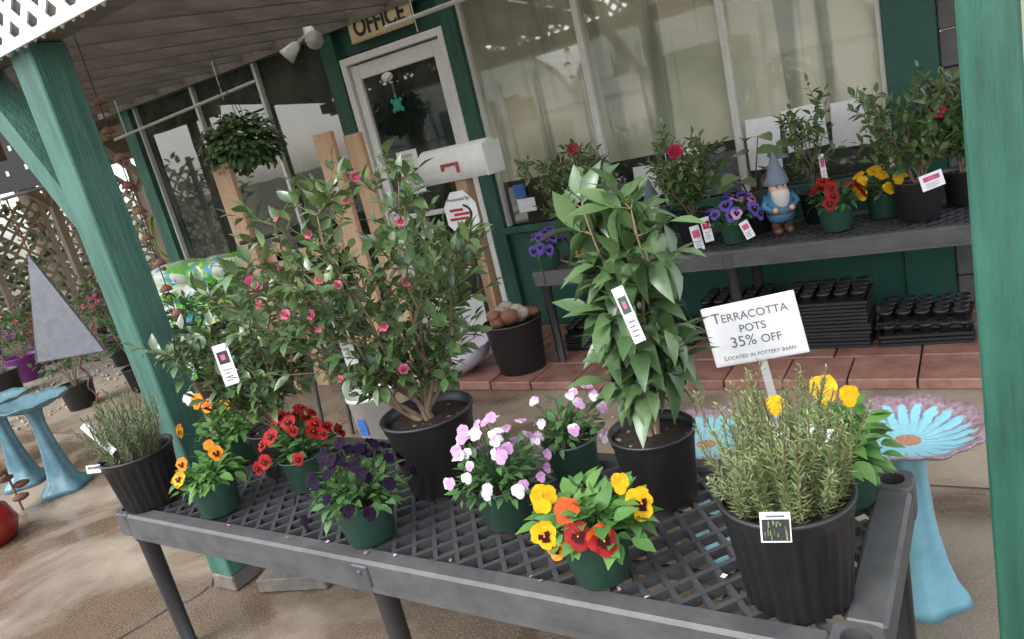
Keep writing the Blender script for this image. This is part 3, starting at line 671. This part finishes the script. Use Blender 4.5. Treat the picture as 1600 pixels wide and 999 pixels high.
# ------------------------------------------------------------ sign
o=empty('terracotta_pots_sign',(-.605,2.10,.85)); o.rotation_euler=(math.radians(-4),math.radians(-7),math.radians(6))
b=MB('board',parent=o); b.bbox(-.137,.137,-.004,.004,-.095,.095,'white',.002); b.box(-.13,.13,-.0055,-.0045,-.088,.088,'paper'); b.done()
b=MB('stake',parent=o); b.box(-.012,.012,.005,.012,-.85,.0,'alu'); b.box(-.1,.1,-.003,.012,-.86,-.845,'alu'); b.done()
text('Terracotta',o,(0,-.006,.056),(pi/2,0,0),.046,'ink',smallcaps=True,sx=.98,ext=.0004)
text('pots',o,(0,-.006,.016),(pi/2,0,0),.044,'ink',smallcaps=True,ext=.0004)
text('35% off',o,(0,-.006,-.026),(pi/2,0,0),.046,'ink',smallcaps=True,ext=.0004)
text('Located in pottery barn',o,(0,-.006,-.070),(pi/2,0,0),.0205,'ink',smallcaps=True,ext=.0004)
# ------------------------------------------------------------ birdbaths
def birdbath(name,loc,r,h,ped='skyblue',bowl='bowl',br=.1):
    b=MB(name,loc)
    def fn(rr,z,t,j):
        w=1+.02*math.cos(18*t)*(rr/r)**2; return rr*w,z+.004*math.cos(9*t)*(rr/r)**3
    prof=[(.001,-.045),(.03,-.044),(.3*r,-.042),(.6*r,-.03),(.85*r,-.008),(r*.98,.008),(r,.004),(r*.97,-.004),(.8*r,-.024),(.5*r,-.048),(.3*r,-.056),(.05,-.06)]
    b.lathe([(a,z) for a,z in prof],bowl,108,fn=fn)
    def f2(rr,z,t,j): return rr*(1+.09*math.sin(5*t+z*7)),z
    zs=[(.06,-.05),(.045,-.09),(.04,-.16),(.043,-h*.35),(.05,-h*.5),(.062,-h*.65),(.075,-h*.78),(.09,-h*.88),(br*1.1,-h*.95),(br*1.18,-h),(0,-h)]
    b.lathe(zs,ped,40,fn=f2)
    return b.done()
birdbath('birdbath',(-.225,2.08,.555),.197,.555)
birdbath('birdbath',(-.86,2.22,.44),.197,.44)
for (x,y,h) in ((-5.13,2.02,.62),(-5.66,2.02,.62),(-6.3,1.9,.55)): birdbath('birdbath',(x,y,h),.22,h,'blue','blue',.13)
b=MB('lavender_bowl',(-3.15,3.75,.06)); b.lathe([(0,.03),(.15,.03),(.26,.1),(.3,.18),(.31,.18),(.27,.08),(.16,.0),(0,0)],'lav',32); b.done()
b=MB('white_bucket',(-3.03,2.83,0)); b.lathe([(0,0),(.11,0),(.135,.3),(.142,.3),(.142,.32),(.132,.32),(.11,.02)],'white',28); b.box(-.03,.03,-.127,-.12,.1,.2,'bluepot'); b.done()
b=MB('wooden_block',(-2.46,1.62,.005),.3); b.bbox(-.16,.16,-.05,.05,0,.06,'greywood',.004); b.done()
b=MB('red_glazed_pot',(-4.85,1.45,0)); b.lathe([(0,0),(.12,0),(.16,.1),(.13,.2),(.08,.24),(.1,.27),(.085,.27),(.06,.22)],'redglaze',28); b.done()
b=MB('rusty_garden_ornament',(-5.15,1.75,0)); b.tube([(0,0,0),(0,0,.3)],.008,'rust'); 
for k in range(4): b.ell((.05*math.cos(k*1.6),.05*math.sin(k*1.6),.1+.06*k),(.05,.05,.02),'rust',9,5)
b.done()
b=MB('pot_of_stones',(-2.60,3.78,.055)); pot(b,.19,.34)
for i in range(24):
    a=R.random()*6.28;q=.14*math.sqrt(R.random()); s_=R.uniform(.035,.065); b.ell((q*math.cos(a),q*math.sin(a),.33+R.uniform(0,.08)),(s_,s_*R.uniform(.6,1),s_*R.uniform(.5,.8)),R.choice(['stone','stone','terra','stone']),8,6,.08)
b.done()
# ------------------------------------------------------------ mailbox + signs
o=empty('mailbox',(-2.93,4.1,1.30))
b=MB('body',parent=o)
K=12; sec=[(-.1,0)]+[(-.1*math.cos(pi*k/K),.125+.1*math.sin(pi*k/K)) for k in range(K+1)]+[(.1,0)]
n=len(sec); vs=[(-.27,y,z) for y,z in sec]+[(.27,y,z) for y,z in sec]
b.add(vs,[(i,(i+1)%n,n+(i+1)%n,n+i) for i in range(n)],'white',True); b.add(vs,[tuple(range(n)),tuple(range(2*n-1,n-1,-1))],'white')
b.box(.27,.276,-.104,.104,-.004,.2,'white'); b.box(-.08,.06,-.112,-.104,.10,.12,'darkred'); b.box(.04,.06,-.112,-.104,.05,.10,'darkred'); b.box(-.08,-.06,-.112,-.104,.075,.1,'darkred')
b.done()
b=MB('post',parent=o); b.bbox(-.045,.045,-.045,.045,-1.30,-.002,'wood'); b.done()
o=empty('checkout_notice',(-3.31,4.05,1.41))
b=MB('page',parent=o); b.box(-.09,.09,-.001,.001,-.15,.15,'paper'); b.box(-.01,.01,.002,.012,-1.41,.1,'wood'); b.done()
text('PLEASE\nLEAVE\nYOUR\nPLANTS\nOUTSIDE\nWHEN\nCHECKING\nOUT',o,(0,-.003,0),(pi/2,0,0),.032,'black',ext=.0003)
o=empty('alarm_sign',(-2.94,4.0,1.08))
b=MB('board',parent=o); K=8
vs=[(.14*math.cos(2*pi*(k+.5)/K),-.003,.165*math.sin(2*pi*(k+.5)/K)) for k in range(K)]+[(.14*math.cos(2*pi*(k+.5)/K),.003,.165*math.sin(2*pi*(k+.5)/K)) for k in range(K)]
b.add(vs,[tuple(range(K)),tuple(range(2*K-1,K-1,-1))]+[(i,(i+1)%K,K+(i+1)%K,K+i) for i in range(K)],'paper')
for (x0,x1,z) in ((-.09,.02,.03),(-.06,.07,.0),(-.1,.05,-.03)): b.box(x0,x1,-.006,-.004,z-.009,z+.009,'red')
b.tube([(.08*math.cos(t*.3-1.2)+.0,-.005,.06*math.sin(t*.3-1.2)) for t in range(9)],.008,'black',5)
b.box(-.012,.012,.004,.02,-1.08,.1,'blackmetal'); b.done()
text('Protected By',o,(0,-.005,.10),(pi/2,0,0),.034,'black',ext=.0003)
text('-0345',o,(.0,-.005,-.09),(pi/2,0,0),.065,'red',ext=.0005,off=.001)
b=MB('wooden_display_planks')
for (x,w,y,h) in ((-4.62,.19,3.58,1.77),(-4.36,.13,3.66,1.2),(-3.52,.16,3.55,1.79),(-3.34,.14,3.62,1.74)):
    b.bbox(x-w/2,x+w/2,y-.02,y+.02,0,h,'wood',.004)
b.bbox(-4.7,-3.3,3.64,3.67,.3,.38,'wood'); b.bbox(-4.7,-3.3,3.64,3.67,1.0,1.07,'wood')
b.tube([(-4.55,3.55,1.2),(-4.55,3.48,1.2),(-4.15,3.48,1.22),(-4.15,3.55,1.22)],.016,'blackmetal')
b.done()
b=MB('black_metal_rack')
for x in (-3.6,-3.35,-3.1): 
    b.tube([(x,2.9,0),(x,3.0,.75)],.011,'blackmetal'); b.tube([(x+.12,3.2,0),(x,3.0,.75)],.011,'blackmetal')
b.tube([(-3.6,3.0,.75),(-3.1,3.0,.75)],.011,'blackmetal'); b.done()
b=MB('stacked_soil_bags',(-5.75,3.85,0))
for i in range(7):
    for jx in (0,1):
        z=.12+.145*i; T2=Matrix.Translation((jx*.62-.3+R.uniform(-.04,.04),R.uniform(-.05,.05),z))@Matrix.Rotation(R.uniform(-.1,.1),4,'Z')
        vs=[];su,sv=14,10
        for j in range(sv+1):
            for k in range(su):
                ph=pi*j/sv;t=2*pi*k/su; c,s_=math.cos(t),math.sin(t); e=(abs(c)**4+abs(s_)**4)**(-.25)
                q=math.sin(ph)**.5; vs.append((.31*q*c*e,.22*q*s_*e,.09*math.cos(ph)+R.uniform(-.008,.008)))
        b.add(vs,[(j*su+k,(j+1)*su+k,(j+1)*su+(k+1)%su,j*su+(k+1)%su) for j in range(sv) for k in range(su)],'bag',True,T2)
b.done()
b=MB('hanging_basket',(-4.6,3.8,1.87)); b.lathe([(0,-.14),(.1,-.14),(.15,0),(.16,.0)],'blackpot',20)
for k in range(3): b.tube([(.15*math.cos(k*2.1),.15*math.sin(k*2.1),0),(0,0,.5)],.003,'blackmetal',4)
b.tube([(0,0,.5),(0,0,.72)],.003,'blackmetal',4)
for i in range(1500):
    az=R.random()*6.28; el=math.asin(R.uniform(-.8,1)); q=R.uniform(.6,1.02)*(1+.1*math.sin(az*3)); d=V((math.cos(az)*math.cos(el),math.sin(az)*math.cos(el),math.sin(el)*.78)); b.leaf(d*.28*q,(d+V((R.uniform(-.6,.6),R.uniform(-.6,.6),-.3))),d+UP*.3,.042,.038,'bgleaf' if q>.85 else 'vioLeaf',.4,.1,(.4,1,.9,.3))
b.done()
# ------------------------------------------------------------ back bench plants
T2=.668
def cam(name,x,y,r,h,H,S,seed,ns=7,LL=.06,LW=.028,tag=None,z=T2,big=None,leaf='camleaf',tw=2):
    b=MB(name,(x,y,z)); pot(b,r,h); shrub(b,(0,0,h*.85),ns,H,S,LL,LW,start=.2,twig=.12,per=6,tw=tw,seed=seed,fl=None,stem=.006,power=.8,wob=1.8,leaf=leaf)
    if big:
        for (rx,u,f_) in big: rose(b,RT*rx+UP*u+FR*f_,FR+UP*.3,.045,'pKh')
    if tag: b.card(RT*tag[0]+FR*(r+.01)+UP*tag[1],tag[2],tag[3],TF,tag[4],'paper','pK')
    b.done()
cam('camellia_plant',-2.17,4.22,.1,.17,.48,.30,41,9,big=[(.02,.66,.0)])
cam('camellia_plant',-1.44,4.15,.105,.18,.44,.24,42,8,tag=(-.03,.05,.055,.15,.08),big=[(-.07,.55,.1)])
cam('camellia_plant',-.80,4.38,.1,.17,.60,.13,43,5,tag=(0,.3,.03,.15,0),tw=1)
cam('camellia_plant',-.29,4.13,.11,.20,.46,.2,44,7,tag=(0,.2,.11,.075,.15),big=[(.05,.52,.1)])
cam('camellia_plant',-.1,4.36,.1,.18,.45,.16,45,6)
b=MB('angel_wing_begonia',(-1.12,4.28,T2)); pot(b,.095,.16)
for i in range(7):
    a=i*.9; tip=V((.16*math.cos(a),.16*math.sin(a),R.uniform(.3,.62))); b.tube([(0,0,.14),tip*.5+V((0,0,.08)),tip],[.005,.004,.003],'rust',5)
    for k in range(2): b.leaf(tip*(1-.25*k)+V((0,0,.05*k)),V((math.cos(a+k),math.sin(a+k),.1)),UP+FR*.5,.14,.10,'cam2leaf',.3,.2,(.5,1,.9,.6,.05))
b.done()
pansyplant('viola_plant',(-2.33,3.95,T2),[],80,.11,.09,seed=51,leafm='vioLeaf',rnd=(14,.034,[('pV','pV')],'pP'))
pansyplant('viola_plant',(-1.19,4.07,T2),[],90,.12,.10,seed=52,leafm='vioLeaf',rnd=(16,.036,[('pV','pV'),('pV','pL')],'pP'),potr=.085,poth=.13)
pansyplant('pansy_plant',(-.67,4.10,T2),[],90,.12,.10,seed=53,leafm='vioLeaf',rnd=(16,.032,[('pR','pR')],'pD'),potr=.09,poth=.135)
pansyplant('pansy_plant',(-.46,4.28,T2),[],90,.12,.10,seed=54,leafm='vioLeaf',rnd=(14,.03,[('pY','pY')],None),potr=.09,poth=.135)
pansyplant('pansy_plant',(-1.95,4.3,T2),[],70,.11,.16,seed=55,leafm='vioLeaf',rnd=(9,.028,[('pY','pY')],None),potr=.085,poth=.13)
b=MB('plant_tag'); b.card((-1.33,4.02,T2+.1),.05,.14,TF,.05,'paper','pKh'); b.card((-1.1,3.98,T2+.08),.05,.1,TF,.3,'paper','pK'); b.done()
def gnome(name,loc,s,hat,coat,rz=.5):
    b=MB(name,loc,rz)
    b.lathe([(0,.09),(.07,.09),(.085,.13),(.08,.2),(.06,.27),(.03,.29)],coat,20); b.ell((-.035,-.02,.03),(.03,.05,.03),'boot'); b.ell((.035,-.02,.03),(.03,.05,.03),'boot')
    b.tube([(-.035,0,.03),(-.035,0,.1)],.026,'boot',10); b.tube([(.035,0,.03),(.035,0,.1)],.026,'boot',10)
    b.lathe([(.083,.135),(.088,.14),(.088,.15),(.083,.155)],'boot',20)
    b.ell((0,-.01,.29),(.055,.052,.055),'skin',14,10)
    b.lathe([(.001,.13),(.02,.15),(.045,.2),(.055,.25),(.05,.28),(.03,.29)],'beard',16,T=Matrix.Translation((0,-.045,0)))
    b.ell((0,-.068,.29),(.017,.017,.016),'skin'); b.ell((-.02,-.06,.278),(.022,.012,.009),'beard'); b.ell((.02,-.06,.278),(.022,.012,.009),'beard')
    for sx in (-1,1): b.ell((sx*.02,-.056,.308),(.006,.004,.007),'black',6,4); b.tube([(sx*.065,0,.25),(sx*.1,-.01,.19),(sx*.06,-.07,.17)],[.026,.024,.018],coat,10); b.ell((sx*.05,-.08,.17),(.018,.018,.018),'skin')
    b.lathe([(.07,.315),(.074,.325),(.07,.335),(.055,.38),(.035,.43),(.018,.48),(.0,.52)],hat,20,fn=lambda r_,z,t,j:(r_*(1+.06*math.sin(3*t+z*40)),z))
    for v_i in range(len(b.v)): b.v[v_i]=tuple(c*s for c in b.v[v_i])
    return b.done()
gnome('garden_gnome',(-.95,4.13,T2),.88,'hat','coat')
gnome('garden_gnome',(-2.13,4.0,T2),.42,'hatY','hatY')
gnome('garden_gnome',(-1.78,4.42,T2),.75,'hat','hat')
def trays(loc,n,rz=0,w=.42,d=.30):
    b=MB('nursery_tray_stack',loc,rz); r_=random.Random(int(loc[0]*100))
    for k in range(n):
        z=.02*k; jx,jy=r_.uniform(-.008,.008),r_.uniform(-.006,.006); TT=Matrix.Translation((jx,jy,0))@Matrix.Rotation(r_.uniform(-.015,.015),4,'Z')
        b.box(-w/2,w/2,-d/2,-d/2+.008,z,z+.014,'blackpot',TT); b.box(-w/2,w/2,d/2-.008,d/2,z,z+.014,'blackpot',TT); b.box(-w/2,-w/2+.008,-d/2+.008,d/2-.008,z,z+.014,'blackpot',TT); b.box(w/2-.008,w/2,-d/2+.008,d/2-.008,z,z+.014,'blackpot',TT)
        b.box(-w/2+.02,w/2-.02,-d/2+.02,d/2-.02,z,z+.006,'bench',TT)
    z=.02*n
    for i in range(5):
        for j in range(4):
            cx=-w/2+w*(i+.5)/5;cy=-d/2+d*(j+.5)/4; b.lathe([(.018,z-.03),(.03,z+.03),(.034,z+.03),(.036,z+.045),(.03,z+.045),(.02,z-.0),(0,z-.0)],'blackpot',12,c=(cx,cy,0))
    b.done()
trays((-.76,4.1,.056),13); trays((-.31,4.12,.056),3,.08); trays((-.31,4.16,.13),2,-.05); trays((-1.3,4.3,.056),10,.03); trays((-1.75,4.2,.056),3); trays((-2.2,4.2,.056),6,.05)
# ------------------------------------------------------------ background left
def potted(name,x,y,r,h,H,S,seed,fl=None,n=160,potm='blackpot',leaf='bgleaf',z=0,LL=.07):
    b=MB(name,(x,y,z)); r_=random.Random(seed); pot(b,r,h,potm,soil=False); b.disc(r*.9,h*.88,'soil')
    for i in range(4): a=i*1.6; b.tube([(0,0,h*.8),(S*.5*math.cos(a),S*.5*math.sin(a),h+H*.6)],[.008,.004],'bark',5)
    for i in range(n):
        az=r_.random()*6.28;el=math.asin(r_.uniform(-.4,1)); q=r_.uniform(.35,1.05); d=V((math.cos(az)*math.cos(el),math.sin(az)*math.cos(el),math.sin(el)))
        p=V((0,0,h+H*.45))+V((d.x*S*q,d.y*S*q,d.z*H*.55*q)); b.leaf(p,d+V((r_.uniform(-.7,.7),r_.uniform(-.7,.7),r_.uniform(-.3,.5))),UP+d,LL*r_.uniform(.6,1.2),LL*.45,leaf,.3,.2,(.2,1,.8,.05))
        if fl and i%9==0: rose(b,p+d*.02,d+FR*.3,.028,fl,r_)
    b.done()
cols=['pK','pL',None,'pK','pKh',None,'pW']
k=0
for (x,y) in [(-8.2,4.3),(-8.9,4.7),(-9.6,5.0),(-8.6,5.5),(-9.4,6.0),(-10.4,5.6),(-7.9,5.3),(-10.2,4.4),(-11.2,4.9),(-11.0,3.9),(-9.6,3.9),(-10.5,3.4),(-11.8,3.6),(-8.3,6.4),(-12.2,4.6),(-9.0,3.4),(-11.5,2.9),(-12.6,2.6)]:
    potted('potted_shrub',x,y,R.uniform(.14,.2),R.uniform(.22,.3),R.uniform(.4,.9),R.uniform(.25,.42),k,cols[k%7],280,R.choice(['blackpot','blackpot','purplepot','bluepot']),R.choice(['bgleaf','bgleaf','vioLeaf'])); k+=1
for (x,y,z) in ((-6.7,3.6,0),(-7.1,3.2,0),(-5.0,3.9,0),(-4.55,4.2,0),(-5.15,3.3,0)):
    potted('potted_shrub',x,y,.15,.24,.55,.26,k,None,200,'blackpot','vioLeaf'); k+=1
b=MB('black_metal_shelf',(-5.0,3.3,0))
b.box(-.5,.5,-.2,.2,.5,.52,'blackmetal')
for x in (-.48,.48):
    for y in (-.18,.18): b.box(x-.015,x+.015,y-.015,y+.015,0,.5,'blackmetal')
b.done()
potted('potted_shrub',-5.3,3.3,.1,.15,.25,.16,90,None,90,'greenpot','vioLeaf',z=.52); potted('potted_shrub',-4.8,3.3,.1,.15,.28,.16,91,None,90,'blackpot','vioLeaf',z=.52)
b=MB('shade_structure')
for x in (-8.6,-11,-13.4,-16):
    for y in (3.0,5.6,8.4): b.bbox(x-.05,x+.05,y-.05,y+.05,0,2.5,'brown'); b.obox((x,y,1.9),(x+.55,y,2.45),.07,.07,'brown'); b.obox((x,y,1.9),(x,y-.55,2.45),.07,.07,'brown',up=(1,0,0))
for y in (3.0,5.6,8.4): b.bbox(-16.3,-8.2,y-.04,y+.04,2.5,2.62,'brown')
x=-16.2
while x<-8.1: b.box(x-.02,x+.02,2.6,8.8,2.625,2.72,'greywood'); x+=.5
b.box(-16.5,-8.0,2.4,9,2.73,2.75,'tanroof'); b.done()
b=MB('lattice_fence',(-14.2,0,0))
for k_,a in enumerate((pi/4,-pi/4)):
    for p,q in clipseg(-1,11,.2,2.2,a,.17): b.obox((.01*k_,p[0],p[1]),(.01*k_,q[0],q[1]),.008,.045,'brown',up=(0,-math.sin(a),math.cos(a)))
for y in (-1,1,3,5,7,9,11): b.bbox(-.05,.05,y-.05,y+.05,0,2.4,'brown')
b.done()
b=MB('coiled_hose',(-9.9,6.4,0)); b.box(-.06,.06,-.05,.05,0,1.6,'brown')
for i in range(6): b.tube([(.0+.16*math.sin(t*.42)+.01*i,-.08-.012*i,1.15+.32*math.cos(t*.42)) for t in range(16)],.018,'hose',6)
b.done()
def tree(name,x,y,h,S,seed,n=1400):
    r_=random.Random(seed); b=MB(name,(x,y,0)); b.tube([(0,0,0),(.1,.05,h*.3),(0,.1,h*.6),(.1,0,h*.85)],[.22,.17,.1,.03],'bark',8); cl=[]
    for i in range(11):
        a=r_.random()*6.28; q=S*r_.uniform(.3,.85); z=h*r_.uniform(.45,.95); c=V((q*math.cos(a),q*math.sin(a),z)); cl.append((c,S*r_.uniform(.25,.5))); b.tube([(0,0,h*r_.uniform(.3,.55)),c*.6+V((0,0,z*.25)),c],[.07,.045,.015],'bark',5)
    for i in range(n):
        c,rr=r_.choice(cl); d=V((r_.gauss(0,1),r_.gauss(0,1),r_.gauss(0,.8))).normalized()*rr*r_.uniform(.5,1.1)
        b.leaf(c+d,d+V((r_.uniform(-1,1),r_.uniform(-1,1),0)),UP+d,.3,.18,'treeleaf',.3,.2,(.3,1,.7,.05))
    b.done()
for i,(x,y,h,S) in enumerate(((-19,5,6.5,2.8),(-21,10,7.5,3.2),(-18,14,7,3),(-24,1,7,3),(-15,19,8,3.2),(1.9,10,5,2),(-27,7,9,3.5))): tree('tree',x,y,h,S,i+60,1100)
for i,(x,y,h,S) in enumerate(((-17,-22,8,3.5),(4,-24,8,3.5))): tree('tree',x,y,h,S,i+80,600)
b=MB('hedge'); 
for i in range(3600):
    x=R.uniform(-17.5,-15); y=R.uniform(-3,16); b.leaf(V((x,y,R.uniform(.0,2.0)*(1+.3*math.sin(y*1.7)))),V((R.uniform(-1,1),R.uniform(-1,1),R.uniform(-.2,1))),UP+V((1,0,0)),.22,.12,'bgleaf',.3,.2,(.3,1,.7,.05))
b.done()
potted('potted_shrub',.62,5.6,.2,.9,.7,.35,95,None,200,'terra','vioLeaf'); potted('potted_shrub',.9,4.9,.25,1.0,.8,.4,96,None,200,'terra','vioLeaf')
b=MB('greenhouse',(-6,-11,0))
for bay in range(3):
    K=16; x0=-10+bay*7
    sec=[(3.5*math.cos(pi*k/K),1.6+2.0*math.sin(pi*k/K)) for k in range(K+1)]
    sec=[(3.5,0)]+sec+[(-3.5,0)]; n=len(sec)
    vs=[(x0+3.5+a,-6,z) for a,z in sec]+[(x0+3.5+a,2,z) for a,z in sec]
    b.add(vs,[(i,i+1,n+i+1,n+i) for i in range(n-1)]+[tuple(range(n,2*n))],'poly',False)
    b.tube([(x0+3.5+a,2.05,z) for a,z in sec],.06,'galv'); b.box(x0+2.6,x0+4.4,2.02,2.1,0,2.2,'greenwall')
    for q in (-2.4,-1.2,1.2,2.4): b.box(x0+3.5+q-.04,x0+3.5+q+.04,2.02,2.08,0,2.6,'galv')
    b.box(x0+.1,x0+6.9,2.02,2.07,1.5,1.58,'galv')
for i in range(900):
    x=R.uniform(-10,11); b.leaf(V((x,R.uniform(3.0,3.8),R.uniform(.0,.9)*(1+.5*math.sin(x*2)))),V((R.uniform(-1,1),R.uniform(-1,1),R.uniform(-.2,1))),UP,.22,.12,'bgleaf',.3,.2,(.3,1,.7,.05))
b.done()
# ------------------------------------------------------------ world, sun, camera
w=bpy.data.worlds.new('World'); sc.world=w; w.use_nodes=True; nt=w.node_tree; bg=nt.nodes['Background']
sky=nt.nodes.new('ShaderNodeTexSky'); sky.sky_type='NISHITA'; sky.sun_disc=False; el,azm=math.radians(50),math.radians(200)
sky.sun_elevation=el; sky.sun_rotation=azm; sky.dust_density=2; sky.air_density=1.0
hs=nt.nodes.new('ShaderNodeHueSaturation'); hs.inputs['Saturation'].default_value=.38; hs.inputs['Value'].default_value=3.9; nt.links.new(sky.outputs[0],hs.inputs['Color']); nt.links.new(hs.outputs[0],bg.inputs[0]); bg.inputs[1].default_value=.15
sl=bpy.data.lights.new('sun','SUN'); sl.energy=1.7; sl.angle=math.radians(22); sl.color=(1,.97,.93); so=bpy.data.objects.new('sun',sl); sc.collection.objects.link(so)
d=V((math.sin(azm)*math.cos(el),math.cos(azm)*math.cos(el),math.sin(el))); so.rotation_euler=d.to_track_quat('Z','Y').to_euler(); so.location=(0,-5,10)
cd=bpy.data.cameras.new('camera'); cd.sensor_width=36; cd.lens=26; cd.clip_end=600; cd.clip_start=.02
co=bpy.data.objects.new('camera',cd); sc.collection.objects.link(co)
Mx=Matrix.Rotation(math.radians(34.5),4,'Z')@Matrix.Rotation(math.radians(90-14.9),4,'X')@Matrix.Rotation(math.radians(-13.7),4,'Z'); Mx.translation=(0,0,1.61); co.matrix_world=Mx
sc.camera=co
sc.view_settings.view_transform='Standard'; sc.view_settings.look='None'; sc.view_settings.exposure=0
